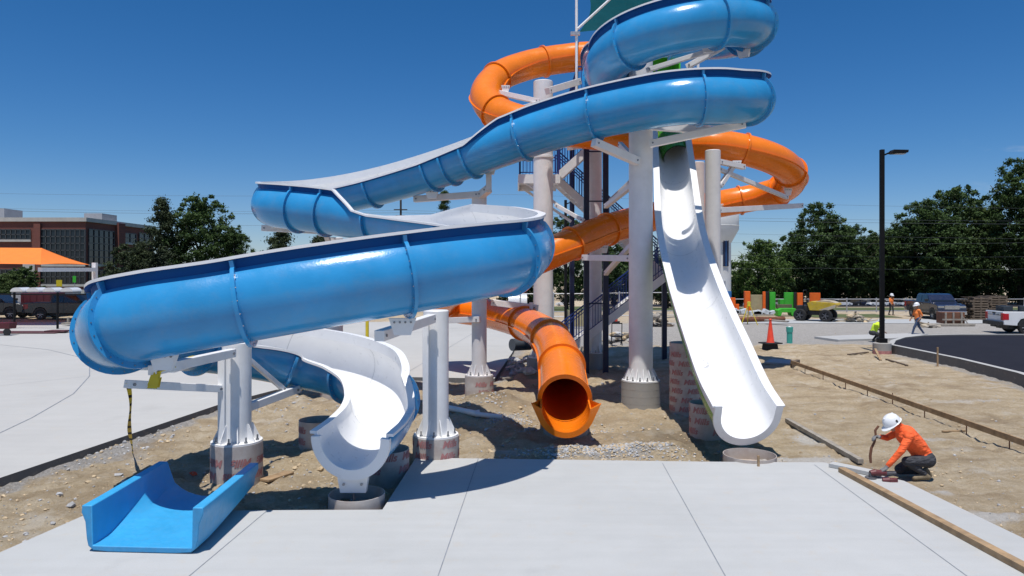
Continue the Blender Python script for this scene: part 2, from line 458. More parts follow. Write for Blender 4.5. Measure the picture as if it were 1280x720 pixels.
N4 = 1-2*np.abs(nz(GX, GY, 1.1, 5.5)); N1 = nz(GX, GY, .45, 3.1); N2 = nz(GX, GY, 1.6, 8.7); N3 = nz(GX, GY, 5.0, 1.3, 3)
rough = np.where(GX < 5.5, 1.15, .55)
GZ = -.10 + near*rough*(.06*N1+.06*N2+.06*N3-.07*np.clip(N4-.45, 0, 1)*(GX < 5.5))
GZ += smooth01((GX-5)/6)*.08
GZ += blob((612, 505), (.9, 1.3), .38) + blob((720, 540), (1.3, .5), .07) + blob((745, 563), (1.2, .3), .14) + blob((820, 560), (.6, .35), .16)
GZ += blob((680, 468), (.8, 1.2), .22) + blob((560, 555), (.5, .5), -.08) + blob((205, 590), (.9, .9), .05) + blob((590, 485), (1.0, .5), -.12) + blob((640, 492), (.8, .5), .16) + blob((690, 560), (1.0, .25), .06) + blob((350, 560), (.8, .6), -.07) + blob((395, 600), (.5, .4), .06) + blob((100, 610), (.8, .7), .07)
GZ += blob((450, 640), (.9, .5), -.28) + blob((900, 560), (.7, .9), -.22) + blob((500, 600), (.5, .9), -.15)
GZ += blob((760, 445), (2.4, 2.5), -.28) + blob((1010, 432), (1.6, 1.0), .05)+ blob((1130, 520), (.9, .8), -.03)
# wheel ruts across the open dirt on the right
rut = np.zeros(GX.shape)
for c, (ax, ay, bx, by) in enumerate(((1000, 430, 1290, 620), (1050, 440, 1300, 560), (1020, 470, 1240, 560))):
    a, b_ = G(ax, ay), G(bx, by); dx, dy = b_.x-a.x, b_.y-a.y; L = math.hypot(dx, dy)
    d = ((GX-a.x)*dy-(GY-a.y)*dx)/L
    rut += np.exp(-((np.abs(d)-.75)/.16)**2)*(.6+.4*np.sin((GX*dx+GY*dy)/L*18))
GZ -= near*.06*rut*(GX > 6)
drop = smooth01((GY-60)/28)*0
GZ = np.where(GY > 66, GZ-(np.clip(GY, 66, 185)-66)/119*5.4, GZ)
for poly in (FRONT, BACK): 
    ins = inside(poly, GX, GY); d = dist_poly(poly, GX, GY)
    GZ = np.where(ins & (d > .03), np.minimum(GZ, -.22), np.where(d < .25, np.minimum(GZ, -.05-.10*(GX < 5)*(1-d/.25)), GZ))
ins = inside(ASPH, GX, GY); GZ = np.where(ins & (dist_poly(ASPH, GX, GY) > .35), np.minimum(GZ, -.10), GZ)
# surface mix: gravel, pale dust, moist
PY = HY+F*H/np.maximum(GY, .5); PX = 640+F*GX/np.maximum(GY, .5)
grav = np.zeros(GX.shape); pale = np.zeros(GX.shape); wet = np.zeros(GX.shape)
grav += .85*smooth01((GY-34.5)/2.5)*(GX > -3) - .45*smooth01((GY-49)/4)
grav += .75*np.exp(-(dist_poly(BACK, GX, GY)/.65)**2)*(GX < 3) + .3*np.exp(-(dist_poly(FRONT, GX, GY)/.5)**2)*(GX < 4)
grav += .8*np.exp(-(dist_poly(ASPH, GX, GY)/.8)**2)
def spot(arr, p, r, k):
    c = G(*p); arr += k*np.exp(-(((GX-c.x)/r[0])**2+((GY-c.y)/r[1])**2))
for p, r, k in (((750, 562), (1.5, .4), .9), ((635, 520), (.6, .5), .7), ((330, 590), (1.2, .8), .35), ((180, 560), (1.0, 1.5), .4), ((650, 465), (.7, .8), .5), ((705, 535), (1.2, .4), .3)): spot(grav, p, r, k)
for p, r, k in (((1010, 545), (.5, .9), .8), ((1000, 570), (1.1, .35), .9), ((1215, 640), (1.2, .35), .75), ((1170, 610), (.5, .25), .5), ((1160, 545), (1.0, .5), .35), ((1225, 478), (1.5, 1.2), .3), ((930, 560), (.5, .6), .4),
                ((640, 560), (.7, .4), .5), ((60, 640), (.8, .6), .35), ((1180, 500), (2.5, .5), .35), ((820, 470), (.5, 1.0), .5), ((1000, 420), (8, 4), .25)): spot(pale, p, r, k)
for p, r, k in (((610, 500), (1., 1.2), .4), ((450, 625), (1., .8), .6), ((740, 450), (2.5, 2.5), .5), ((1115, 540), (1.2, .9), .35), ((840, 540), (.8, 1), .4), ((960, 440), (2, 2), .3)): spot(wet, p, r, k)
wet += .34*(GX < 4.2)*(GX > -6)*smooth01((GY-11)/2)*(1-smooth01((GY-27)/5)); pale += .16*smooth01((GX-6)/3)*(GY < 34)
far = smooth01((GY-58)/8); wet += .35*far
nx, ny = len(gx), len(gy)
gm = MB(); gm.v = list(zip(GX.ravel(), GY.ravel(), GZ.ravel()))
idx = np.arange(nx*ny).reshape(ny, nx)
gm.f = [tuple(q) for q in np.stack([idx[:-1, :-1], idx[:-1, 1:], idx[1:, 1:], idx[1:, :-1]], -1).reshape(-1, 4).tolist()]
gm.m = [0]*len(gm.f)
ground = struct('ground', gm, 'earth', smooth=180)
ca = ground.data.color_attributes.new('mix', 'FLOAT_COLOR', 'POINT')
ca.data.foreach_set('color', np.stack([np.clip(grav, 0, 1), np.clip(pale, 0, 1), np.clip(wet, 0, 1), np.ones(GX.shape)], -1).astype(np.float32).ravel())
from bisect import bisect
def zg(x, y):
    i = min(max(bisect(gx, x)-1, 0), nx-2); j = min(max(bisect(gy, y)-1, 0), ny-2)
    u = (x-gx[i])/(gx[i+1]-gx[i]); v = (y-gy[j])/(gy[j+1]-gy[j])
    return float(GZ[j, i]*(1-u)*(1-v)+GZ[j, i+1]*u*(1-v)+GZ[j+1, i]*(1-u)*v+GZ[j+1, i+1]*u*v)
def OG(px, py):
    """point on the ground sheet seen at this place of the survey"""
    p = G(px, py)
    for _ in range(6): p = G(px, py, zg(p.x, p.y))
    return V((p.x, p.y, zg(p.x, p.y)))

# concrete pads, each with saw-cut joints as narrow grooves of darker tone on a sheet of its own
m = MB(); m.prism(FRONT, -.20, 0); front_pad = struct('front_pavement', m, 'slab_concrete', smooth=0, bevel=.012)
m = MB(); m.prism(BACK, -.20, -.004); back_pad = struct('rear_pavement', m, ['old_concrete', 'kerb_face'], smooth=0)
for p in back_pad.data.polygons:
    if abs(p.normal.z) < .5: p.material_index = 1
paint('joint', (.22, .24, .27), .9, .2, 5); paint('joint_soft', (.39, .40, .40), .9, .06, 5)
def joint(name, pts, w, z, mat='joint'):
    mb = MB()
    for a, b_ in zip(pts[:-1], pts[1:]):
        a, b_ = V(a), V(b_); t = (b_-a).normalized(); r = V((t.y, -t.x, 0))*w/2; up = V((0, 0, z))
        mb.add([a-r+up, a+r+up, b_+r+up, b_-r+up], [(0, 1, 2, 3)])
    for i, f in enumerate(mb.f):
        vs = [V(mb.v[k]) for k in f]
        if (vs[1]-vs[0]).cross(vs[2]-vs[1]).z < 0: mb.f[i] = f[::-1]
    struct(name, mb, mat, smooth=0)
joint('pavement_joint', [G(598, 573), G(548, 719), G(520, 800)], .012, .004)
joint('pavement_joint', [G(828, 579), G(906, 719), G(960, 815)], .012, .004)
joint('pavement_joint', [G(1018, 581), G(1207, 719), G(1320, 800)], .012, .004)
joint('pavement_joint', [G(332, 640), G(238, 719), G(150, 790)], .012, .004)
joint('pavement_joint', [G(-40, 560), G(40, 522), G(92, 492), G(112, 470), G(112, 458), G(98, 446), G(60, 437), G(0, 431)], .03, .002)
joint('pavement_joint', [G(112, 464), G(280, 440), G(420, 424), G(640, 404)], .02, .002)
joint('pavement_joint', [G(0, 482), G(112, 470)], .02, .002, 'joint_soft')
joint('pavement_joint', [G(500, 471), G(612, 404)], .02, .002)
joint('pavement_joint', [G(340, 440), G(640, 431)], .02, .002, 'joint_soft')
# dark form-board edge of the rear pad on the dirt side
m = MB(); m.prism(ASPH, -.3, .30); struct('asphalt_road', m, ['asphalt'], smooth=0)
def kerb(name, pts, w, z0, z1):
    mb = MB(); n = len(pts); pts = [V((p[0], p[1], 0)) for p in pts]
    L = []
    for i in range(n):
        t = (pts[min(i+1, n-1)]-pts[max(i-1, 0)]).normalized(); L.append(V((-t.y, t.x, 0)))
    vs = [];
    for p, q in zip(pts, L): vs += [p+V((0, 0, z0)), p+V((0, 0, z1)), p+q*w+V((0, 0, z1)), p+q*w+V((0, 0, z0))]
    for i in range(n-1):
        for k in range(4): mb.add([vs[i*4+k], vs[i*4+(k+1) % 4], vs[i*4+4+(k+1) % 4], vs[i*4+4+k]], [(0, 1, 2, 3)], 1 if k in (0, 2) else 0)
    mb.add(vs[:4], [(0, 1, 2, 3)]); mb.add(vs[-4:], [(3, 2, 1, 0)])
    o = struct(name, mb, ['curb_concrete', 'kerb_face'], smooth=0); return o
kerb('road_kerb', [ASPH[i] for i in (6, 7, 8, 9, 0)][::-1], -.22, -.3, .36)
kerb('road_kerb', [ASPH[i] for i in (0, 1, 2, 3, 4, 5)], -.0+.22, -.3, .36)
m = MB(); m.prism(STRIP, -.2, .10); struct('kerb_apron', m, 'curb_concrete', smooth=0)

# stones and clods on the dirt
rs = random.Random(5)
st = MB()
ico = [(-.5257, 0, .85), (.5257, 0, .85), (-.5257, 0, -.85), (.5257, 0, -.85), (0, .85, .5257), (0, .85, -.5257), (0, -.85, .5257), (0, -.85, -.5257), (.85, .5257, 0), (-.85, .5257, 0), (.85, -.5257, 0), (-.85, -.5257, 0)]
icf = [(0, 1, 4), (0, 4, 9), (9, 4, 5), (4, 8, 5), (4, 1, 8), (8, 1, 10), (8, 10, 3), (5, 8, 3), (5, 3, 2), (2, 3, 7), (7, 3, 10), (7, 10, 6), (7, 6, 11), (11, 6, 0), (0, 6, 1), (6, 10, 1), (9, 11, 0), (9, 2, 11), (9, 5, 2), (7, 11, 2)]
def stone(mb, p, r, sq, mi):
    a = rs.uniform(0, 6.28); ca_, sa = math.cos(a), math.sin(a); vs = []
    for q in ico:
        k = r*rs.uniform(.7, 1.2); x, y, z = q[0]*k*sq[0], q[1]*k*sq[1], q[2]*k*sq[2]
        vs.append((p[0]+x*ca_-y*sa, p[1]+x*sa+y*ca_, p[2]+z))
    mb.add(vs, icf, mi)
def bad(x, y):
    a = np.array([[x]]); b_ = np.array([[y]])
    return inside(FRONT, a, b_)[0, 0] or inside(BACK, a, b_)[0, 0] or inside(ASPH, a, b_)[0, 0]
cnt = 0
while cnt < 5200:
    if rs.random() < .55: p = OG(rs.uniform(-20, 900), rs.uniform(475, 690))
    else: p = OG(rs.uniform(880, 1290), rs.uniform(415, 690))
    if bad(p.x, p.y): continue
    r = min(.07, .008*math.exp(abs(rs.gauss(0, .85))))*(1 if p.x < 5 else .55)
    stone(st, (p.x, p.y, p.z+r*.2), r, (1, rs.uniform(.7, 1.2), rs.uniform(.5, .9)), 0 if rs.random() < .6 else 1); cnt += 1
for c, n_, sp in ((( 750, 563), 1300, (1.3, .3)), ((820, 558), 500, (.5, .3)), ((635, 522), 500, (.5, .35)), ((705, 535), 400, (1.2, .3)), ((150, 545), 200, (1.0, 1.6)), ((300, 505), 150, (1.4, .5)), ((660, 462), 120, (.5, .6)), ((600, 505), 160, (.9, 1.2))):
    for _ in range(n_):
        q = G(*c); x, y = rs.gauss(q.x, sp[0]*.6), rs.gauss(q.y, sp[1]*.6)
        if bad(x, y): continue
        r = rs.uniform(.012, .05) if n_ < 300 else rs.uniform(.01, .035); stone(st, (x, y, zg(x, y)+r*.2), r, (1, 1, .7), 1 if rs.random() < .6 else 0)
paint('clod', (.50, .39, .25), .95, .3, 12, .4); paint('crushed_stone', (.40, .40, .40), .9, .3, 10, .3)
o = obj('loose_gravel', st, ['clod', 'crushed_stone'], smooth=0); o['kind'] = 'stuff'
tag(o, 'loose stones and dry clods scattered over the bare dirt', 'gravel')
# ------------------------------------------------------------------ slides
def spline(pts, step=.06):
    """centripetal Catmull-Rom through rows of numbers (x,y,z,extra...)"""
    A = [np.array(p, float) for p in pts]
    A = [2*A[0]-A[1]]+A+[2*A[-1]-A[-2]]
    out = []
    for i in range(1, len(A)-2):
        p0, p1, p2, p3 = A[i-1:i+3]
        d = lambda a, b: max(np.linalg.norm((b-a)[:3])**.5, 1e-4)
        t0 = 0; t1 = t0+d(p0, p1); t2 = t1+d(p1, p2); t3 = t2+d(p2, p3)
        n = max(3, int(np.linalg.norm((p2-p1)[:3])/step*2))
        for t in np.linspace(t1, t2, n, endpoint=False):
            a1 = (t1-t)/(t1-t0)*p0+(t-t0)/(t1-t0)*p1; a2 = (t2-t)/(t2-t1)*p1+(t-t1)/(t2-t1)*p2; a3 = (t3-t)/(t3-t2)*p2+(t-t2)/(t3-t2)*p3
            b1 = (t2-t)/(t2-t0)*a1+(t-t0)/(t2-t0)*a2; b2 = (t3-t)/(t3-t1)*a2+(t-t1)/(t3-t1)*a3
            c = (t2-t)/(t2-t1)*b1+(t-t1)/(t2-t1)*b2
            c[3:] = p1[3:]+(p2[3:]-p1[3:])*(t-t1)/(t2-t1)
            out.append(c)
    out.append(A[-2]); out = np.array(out)
    s = np.concatenate([[0], np.cumsum(np.linalg.norm(np.diff(out[:, :3], axis=0), axis=1))])
    n = int(s[-1]/step); q = np.linspace(0, s[-1], n+1)
    return np.stack([np.interp(q, s, out[:, k]) for k in range(out.shape[1])], 1), q
def frames(C):
    T = np.gradient(C[:, :3], axis=0); T /= np.linalg.norm(T, axis=1)[:, None]
    r = np.cross(T, np.array([0, 0, 1.])); r /= np.linalg.norm(r, axis=1)[:, None]
    return T, r, np.cross(r, T)
def loft(mb, rings, mats_of, closed=True, cap0=True, cap1=True, capm=1):
    n = len(rings[0]); vs = [p for r_ in rings for p in r_]
    fs, ms = [], []
    for i in range(len(rings)-1):
        for k in range(n if closed else n-1):
            a, b_ = i*n+k, i*n+(k+1) % n
            fs.append((a, b_, b_+n, a+n)); ms.append(mats_of[k])
    if cap0: fs.append(tuple(range(n-1, -1, -1))); ms.append(capm)
    if cap1: fs.append(tuple(range((len(rings)-1)*n, len(rings)*n))); ms.append(capm)
    o = len(mb.v); mb.v += [tuple(p) for p in vs]; mb.f += [tuple(i+o for i in f) for f in fs]; mb.m += ms

NA = 18
def side_round(Rr, w, th):
    """outer and inner chain of one side of a flume, from the bottom to the rim; w = 0 low wall, 1 high wall"""
    ph = R(4+48*w); lip = .06+.115*w; out = .02+.0*w
    aa = np.linspace(-math.pi/2, ph, NA)
    oc = [(Rr*math.cos(a), Rr*math.sin(a)) for a in aa]
    e = oc[-1]; oc += [(e[0]+out, e[1]+lip-.045), (e[0]+out+.06+.03*w, e[1]+lip-.045), (e[0]+out+.06+.03*w, e[1]+lip)]
    r2 = Rr-th; ic = [(r2*math.cos(a), r2*math.sin(a)) for a in aa]
    ic += [(e[0]+out-.055, e[1]+lip)]
    return oc, ic
def side_straight(Rr, w, th):
    aa = np.linspace(-math.pi/2, 0, NA)
    oc = [(Rr*math.cos(a), Rr*math.sin(a)) for a in aa]
    h = w; oc += [(Rr+.05*h, h-.04), (Rr+.05*h+.05, h-.035), (Rr+.05*h+.05, h)]
    r2 = Rr-th; ic = [(r2*math.cos(a), r2*math.sin(a)) for a in aa]; ic += [(r2+.05*h, h)]
    return oc, ic
def ring_pts(c, r, u, prof): return [V(c)+V(r)*a+V(u)*b_ for a, b_ in prof]
def trough_profile(Rr, wL, wR, th, side):
    ol, il = side(Rr, wL, th); orr, ir = side(Rr, wR, th)
    # outer: left rim ... bottom ... right rim ; inner back
    out = [(-a, b_) for a, b_ in ol[::-1]][:-1]+orr
    inn = ir[::-1][:-1]+[(-a, b_) for a, b_ in il]
    pts = out+inn
    no = len(out); nl = len(ol)
    mo = []
    for k in range(len(pts)):
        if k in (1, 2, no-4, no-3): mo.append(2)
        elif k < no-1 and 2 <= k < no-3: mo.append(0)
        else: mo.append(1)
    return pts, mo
def build_trough(root, C, S, Rr, cuts, side=side_round, mats=('blue_gelcoat', 'white_gelcoat'), th=.035, flanges=True, fl_mat='blue_gelcoat', bolts=False, name='flume_section', roll=None, taper=None):
    T, r, u = frames(C)
    if roll is not None:
        a = np.interp(S, *roll); c_, s_ = np.cos(a)[:, None], np.sin(a)[:, None]
        r, u = r*c_+u*s_, u*c_-r*s_
    ix = [0]+[int(np.argmin(np.abs(S-c))) for c in cuts]+[len(S)-1]
    secs = []
    for j, (a, b_) in enumerate(zip(ix[:-1], ix[1:])):
        mb = MB(); rings = []
        for i in range(a, b_+1):
            pts, mo = trough_profile(Rr*(1 if taper is None else np.interp(S[i]/S[-1], *taper)), C[i, 3], C[i, 4], th, side); rings.append(ring_pts(C[i, :3], r[i], u[i], pts))
        loft(mb, rings, mo)
        o = obj(name, mb, list(mats)+['blue_lip_shade' if mats[0] == 'blue_gelcoat' else mats[1]], root, smooth=38); secs.append(o)
        if j > 0:
            i = a; sb = MB(); rr = []
            kk = 1 if taper is None else np.interp(S[i]/S[-1], *taper)
            for off in (-.009, .009):
                _, il = side(Rr*kk, C[i, 3], th+.003); _, ir = side(Rr*kk, C[i, 4], th+.003); rr.append(ring_pts(V(C[i, :3])+V(T[i])*off, r[i], u[i], [(-q, w) for q, w in il[:-1][::-1]][:-1]+ir[:-1]))
            loft(sb, rr, [0]*len(rr[0]), closed=False, cap0=False, cap1=False); obj('seam', sb, 'seam', o, smooth=0)
        if flanges and j > 0:
            fb = MB()
            for dx in (-1,):
                i = a; rr = []
                for off in (-.028, .028):
                    ol, _ = side(Rr, C[i, 3], th); orr, _ = side(Rr, C[i, 4], th)
                    cut = -2
                    prof = [(-q, w) for q, w in ol[:cut][::-1]][:-1]+orr[:cut]
                    cen = V(C[i, :3])+V(T[i])*off
                    n = len(prof); outc = []
                    for k, (q, w) in enumerate(prof):
                        p0, p1 = prof[max(k-1, 0)], prof[min(k+1, n-1)]
                        tx, ty = p1[0]-p0[0], p1[1]-p0[1]; L = math.hypot(tx, ty) or 1
                        outc.append((q+ty/L*.085, w-tx/L*.085))
                    rr.append(ring_pts(cen, r[i], u[i], prof+outc[::-1]))
                loft(fb, rr, [0]*len(rr[0]), capm=0)
                n = len(prof)
                if bolts:
                    for k in range(3, n-3, 2):
                        for sg in (-1, 1):
                            q = ((prof[k][0]+outc[k][0])/2, (prof[k][1]+outc[k][1])/2)
                            p = V(C[i, :3])+V(r[i])*q[0]+V(u[i])*q[1]
                            fb.cyl(p+V(T[i])*sg*.027, p+V(T[i])*sg*.038, .010, n=6, mi=1)
            obj('joint_flange', fb, [fl_mat, 'bolt_steel'], o, smooth=30)
    return secs, (T, r, u)

# -- the blue open flume ----------------------------------------------------
RB = .605
cx, cy, cr = 4.55, 19.8, 1.95
bp = [(3.25, 26.6, 10.3, .9, .2), (3.0, 24.2, 10.2, 1, .2), (3.15, 22.9, 10.13, 1, .1), (3.75, 22.0, 10.07, 1, .1)]
ZB = lambda a: 9.13+(max(a, -420)+90)*.00545+(.0018*(a+420) if a < -420 else 0)
for th_ in range(90, -481, -15):
    bp.append((cx+cr*math.cos(R(th_)), cy+cr*math.sin(R(th_)), ZB(th_), 1, .1))
bp += [(2.1, 18.9, 7.08, 1, .1), (.75, 19.62, 6.82, 1, .15), (-.05, 20.0, 6.61, .9, .5), (-1.0, 20.5, 6.36, .12, 1), (-2.45, 21.3, 6.0, 0, 1), (-4.4, 22.2, 5.6, 0, 1), (-5.9, 22.55, 5.35, 0, 1),
       (-6.75, 22.35, 5.2, 0, 1), (-7.12, 21.6, 5.05, .0, 1), (-6.85, 20.85, 4.9, 0, 1), (-6.1, 20.35, 4.78, 0, 1), (-5.2, 20.0, 4.66, 0, 1), (-4.7, 19.78, 4.58, 0, 1), (-3.85, 19.3, 4.44, .0, .12), (-3.3, 18.9, 4.35, .1, 0),
       (-2.5, 18.2, 4.22, .25, 0), (-1.3, 17.0, 4.0, .9, 0), (-.4, 16.1, 3.78, 1, 0), (.02, 15.4, 3.6, 1, 0), (.16, 14.6, 3.42, 1, 0), (-.1, 13.75, 3.22, 1, 0), (-.85, 13.1, 3.05, 1, 0), (-1.9, 12.75, 2.86, 1, 0), (-3.2, 12.4, 2.64, 1, 0),
       (-4.45, 12.05, 2.43, 1, 0), (-5.6, 11.85, 2.23, 1, 0), (-6.30, 11.95, 2.08, 1, 0), (-6.80, 12.5, 1.92, 1, 0), (-6.94, 13.25, 1.80, 1, 0), (-6.70, 14.05, 1.68, 1, 0), (-6.2, 14.65, 1.56, 1, 0), (-5.2, 14.95, 1.36, 1, .05),
       (-4.3, 15.05, 1.16, 1, .05), (-3.45, 14.85, 1.0, 1, .05), (-2.75, 14.25, .83, 1, .0), (-2.42, 13.4, .66, 1, 0), (-2.33, 12.75, .56, .92, 0), (-2.34, 12.35, .51, .1, 0), (-2.40, 11.8, .45, 0, 0), (-2.5, 11.2, .40, 0, 0)]
# the low loop stands nearer than first surveyed: slide its points along their sight lines
KK = {(-1.3, 17.0): .985, (-.4, 16.1): .965, (.02, 15.4): .945, (.16, 14.6): .925, (-.1, 13.75): .905, (-.85, 13.1): .885, (-1.9, 12.75): .868, (-3.2, 12.4): .866, (-4.45, 12.05): .878, (-5.6, 11.85): .878, (-6.30, 11.95): .885, (-6.80, 12.5): .90, (-6.94, 13.25): .92, (-6.70, 14.05): .945, (-6.2, 14.65): .965, (-5.2, 14.95): .98}
bp = [(x*KK.get((x, y), 1), y*KK.get((x, y), 1), H+(z-H)*KK.get((x, y), 1), l, r_) for x, y, z, l, r_ in bp]
bp = [(x, y, z+RB, l, r_) for x, y, z, l, r_ in bp]
BC, BS = spline(bp)
def s_at(Cc, Ss, x, y, z=None):
    d = np.hypot(Cc[:, 0]-x, Cc[:, 1]-y)
    if z is not None: d = d+np.abs(Cc[:, 2]-z)*1.0
    return Ss[int(np.argmin(d))]
def coil(th_): return s_at(BC, BS, cx+cr*math.cos(R(th_)), cy+cr*math.sin(R(th_)), ZB(th_)+RB)
cuts = [coil(t) for t in (80, 5, -28, -74, -140, -195, -270, -345, -397, -448)]
for px, Y, z in ((741, 18.75, 7.7), (648, 19.7, 7.4), (590, 20.6, 7.0), (563, 20.95, 6.9), (540, 21.25, 6.7), (468, 22.2, 6.2)):
    cuts.append(s_at(BC, BS, (px-640)/F*Y, Y, z))
for x, y, z in ((-7.12, 21.6, 5.7), (-6.0, 20.3, 5.4), (-5.1, 19.95, 5.3), (-3.5, 19.05, 5.1), (-1.3, 17.0, 4.6), (.14, 15.0, 4.1), (-.15, 13.65, 3.9), (-1.95, 12.73, 3.5), (-4.45, 12.05, 3.1), (-6.25, 11.92, 2.7), (-6.84, 12.6, 2.6), (-6.4, 14.5, 2.2), (-4.6, 15.05, 1.9), (-3.2, 14.7, 1.6), (-2.36, 13.2, 1.2)):
    k_ = KK.get((x, y), min((((kx-x)**2+(ky-y)**2, kv) for (kx, ky), kv in KK.items()))[1] if y < 17.1 and not (x > -4.7 and y > 13.0 and z < 2.0) else 1); cuts.append(s_at(BC, BS, x*k_, y*k_, H+(z-H)*k_))
cuts = sorted(cuts)
blue = thing('water_slide', 'blue open flume slide with white inside, coiling down from the tower in wide loops', 'water slide', (-2.5, 11.2, 0))
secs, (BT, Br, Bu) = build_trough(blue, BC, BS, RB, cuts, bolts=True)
# white end flange with a cradle plate under the mouth
i = len(BS)-1; fb = MB(); rr = []
ea = np.linspace(math.pi*.985, math.pi*2.015, 31); prof = [((RB+.035)*math.cos(a), (RB+.035)*math.sin(a)) for a in ea]+[((RB-.11)*math.cos(a), (RB-.11)*math.sin(a)+.015) for a in ea[::-1]]
for off in (-.02, .06): rr.append(ring_pts(V(BC[i, :3])+V(BT[i])*off, Br[i], Bu[i], prof))
loft(fb, rr, [0]*len(prof), capm=0); obj('end_flange', fb, 'white_gelcoat', blue, smooth=30)
fb = MB(); c0 = V(BC[i, :3])-V(Bu[i])*(RB+.06)
fb.add([c0+V((-.24, .0, .05)), c0+V((.24, .0, .05)), c0+V((.20, .02, -.2)), c0+V((-.20, .02, -.2)), c0+V((-.24, .14, .05)), c0+V((.24, .14, .05)), c0+V((.20, .14, -.2)), c0+V((-.20, .14, -.2))],
       [(0, 1, 2, 3), (7, 6, 5, 4), (0, 4, 5, 1), (1, 5, 6, 2), (2, 6, 7, 3), (3, 7, 4, 0)])
for k in (-.14, .14): fb.cyl(c0+V((k, -.02, -.06)), c0+V((k, .0, -.06)), .022, n=8, mi=1)
fb.cyl(c0+V((0, .07, -.2)), c0+V((0, .07, -.42)), .02, n=8, mi=1)
obj('cradle_plate', fb, ['white_steel', 'bolt_steel'], blue)

# -- the white drop slide with a green outside ------------------------------
RW = .665
drop_pts = []
for px, py, Y in ((838, 194, 23.3), (843, 250, 21.6), (851, 330, 19.6), (869, 400, 17.9), (897, 478, 16.1), (917, 530, 15.0), (934, 562, 14.25)): drop_pts.append(tuple(P(px, py, Y)))
WC, WS = spline([(x, y, z+RW, .24, .24) for x, y, z in drop_pts])
drop = thing('water_slide', 'steep white open chute with green underside dropping straight to the slab', 'water slide', (4.6, 14.2, 0))
wc = [s_at(WC, WS, P(px, 0, Y).x, Y) for px, Y in ((843, 21.8), (851, 19.5), (869, 17.8))]
build_trough(drop, WC, WS, RW, wc, side=side_straight, mats=('green_gelcoat', 'white_gelcoat'), th=.13, fl_mat='white_gelcoat', name='chute_section', flanges=False, taper=((0, .5, .8, 1), (.80, .92, 1, 1)))
i = len(WS)-1; WT, Wr, Wu = frames(WC)
fb = MB(); rr = []
ea = np.linspace(math.pi, math.pi*2, 31); prof = [(-RW-.02, .255)]+[((RW+.015)*math.cos(a), (RW+.03)*math.sin(a)) for a in ea]+[(RW+.02, .255), (RW-.125, .255)]+[((RW-.135)*math.cos(a), (RW-.135)*math.sin(a)) for a in ea[::-1]]+[(-RW+.125, .255)]
for off in (-.03, .03): rr.append(ring_pts(V(WC[i, :3])+V(WT[i])*off, Wr[i], Wu[i], prof))
loft(fb, rr, [0]*len(prof), capm=0); obj('end_flange', fb, 'white_gelcoat', drop, smooth=30)
# green enclosed tube over the crest and the hood on the deck
def tube_loft(root, C, Rr, mat, name, cuts_i, flange_mat=None, th=.03, ends=True, seam=True, inside_mat=None):
    T, r, u = frames(C); ix = [0]+cuts_i+[len(C)-1]; nseg = 36; out = []
    for j, (a, b_) in enumerate(zip(ix[:-1], ix[1:])):
        mb = MB()
        po = [(Rr*math.cos(2*math.pi*k/nseg), Rr*math.sin(2*math.pi*k/nseg)) for k in range(nseg)]
        pi_ = [(q*(Rr-th)/Rr, w*(Rr-th)/Rr) for q, w in po]
        loft(mb, [ring_pts(C[i, :3], r[i], u[i], po) for i in range(a, b_+1)], [0]*nseg, cap0=False, cap1=False)
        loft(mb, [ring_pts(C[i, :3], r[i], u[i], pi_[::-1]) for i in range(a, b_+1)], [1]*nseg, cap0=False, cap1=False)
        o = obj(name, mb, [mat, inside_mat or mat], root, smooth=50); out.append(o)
        if seam:
            sb = MB()
            for sg in (-1, 1):
                an = R(-8) if sg > 0 else R(188); d = (math.cos(an), math.sin(an)); e = (-d[1]*.014, d[0]*.014)
                rr = [ring_pts(C[i, :3], r[i], u[i], [(d[0]*(Rr-.01)+e[0], d[1]*(Rr-.01)+e[1]), (d[0]*(Rr+.05)+e[0], d[1]*(Rr+.05)+e[1]), (d[0]*(Rr+.05)-e[0], d[1]*(Rr+.05)-e[1]), (d[0]*(Rr-.01)-e[0], d[1]*(Rr-.01)-e[1])]) for i in range(a, b_+1)]
                loft(sb, rr, [0]*4, capm=0)
            obj('side_seam', sb, mat, o, smooth=30)
        if j > 0:
            fb = MB(); q = []
            for rad in (Rr-.005, Rr+.065): q.append([(rad*math.cos(2*math.pi*k/nseg), rad*math.sin(2*math.pi*k/nseg)) for k in range(nseg)])
            for off0, off1 in ((-.03, .03),):
                A = [ring_pts(V(C[a, :3])+V(T[a])*off0, r[a], u[a], q[0]), ring_pts(V(C[a, :3])+V(T[a])*off0, r[a], u[a], q[1]), ring_pts(V(C[a, :3])+V(T[a])*off1, r[a], u[a], q[1]), ring_pts(V(C[a, :3])+V(T[a])*off1, r[a], u[a], q[0])]
                loft(fb, A, [0]*nseg, cap0=False, cap1=False)
            obj('joint_flange', fb, flange_mat or mat, o, smooth=30)
    return out, (T, r, u)
q = P(838, 194, 23.3); RG = .43
gc, gs = spline([(x, y, z+RG-.02, 0, 0) for x, y, z in ((5.75, 28.3, 10.3), (5.6, 27.0, 9.75), (5.45, 25.7, 8.95), (5.28, 24.4, 8.12), tuple(q+V((0, 0, .02))), tuple(q+V((.03, -.30, -.25))), tuple(q+V((.06, -.62, -.56))))])
tube_loft(drop, gc, RG, 'green_gelcoat', 'entry_tube', [len(gs)//2], seam=False, inside_mat='dark_green_inside')
hb = MB(); prof = [(.62*math.cos(R(a)), .62*math.sin(R(a))+1.45) for a in range(0, 181, 12)]
prof = [(.62, 0)]+prof+[(-.62, 0)]; inn = [(x*.9, z*.965) for x, z in prof]
c0 = V((5.9, 28.4, 10.25)); vs = []
for yy in (-.55, .55):
    vs += [c0+V((x, yy, z)) for x, z in prof]+[c0+V((x, yy, z)) for x, z in inn]
n = len(prof)
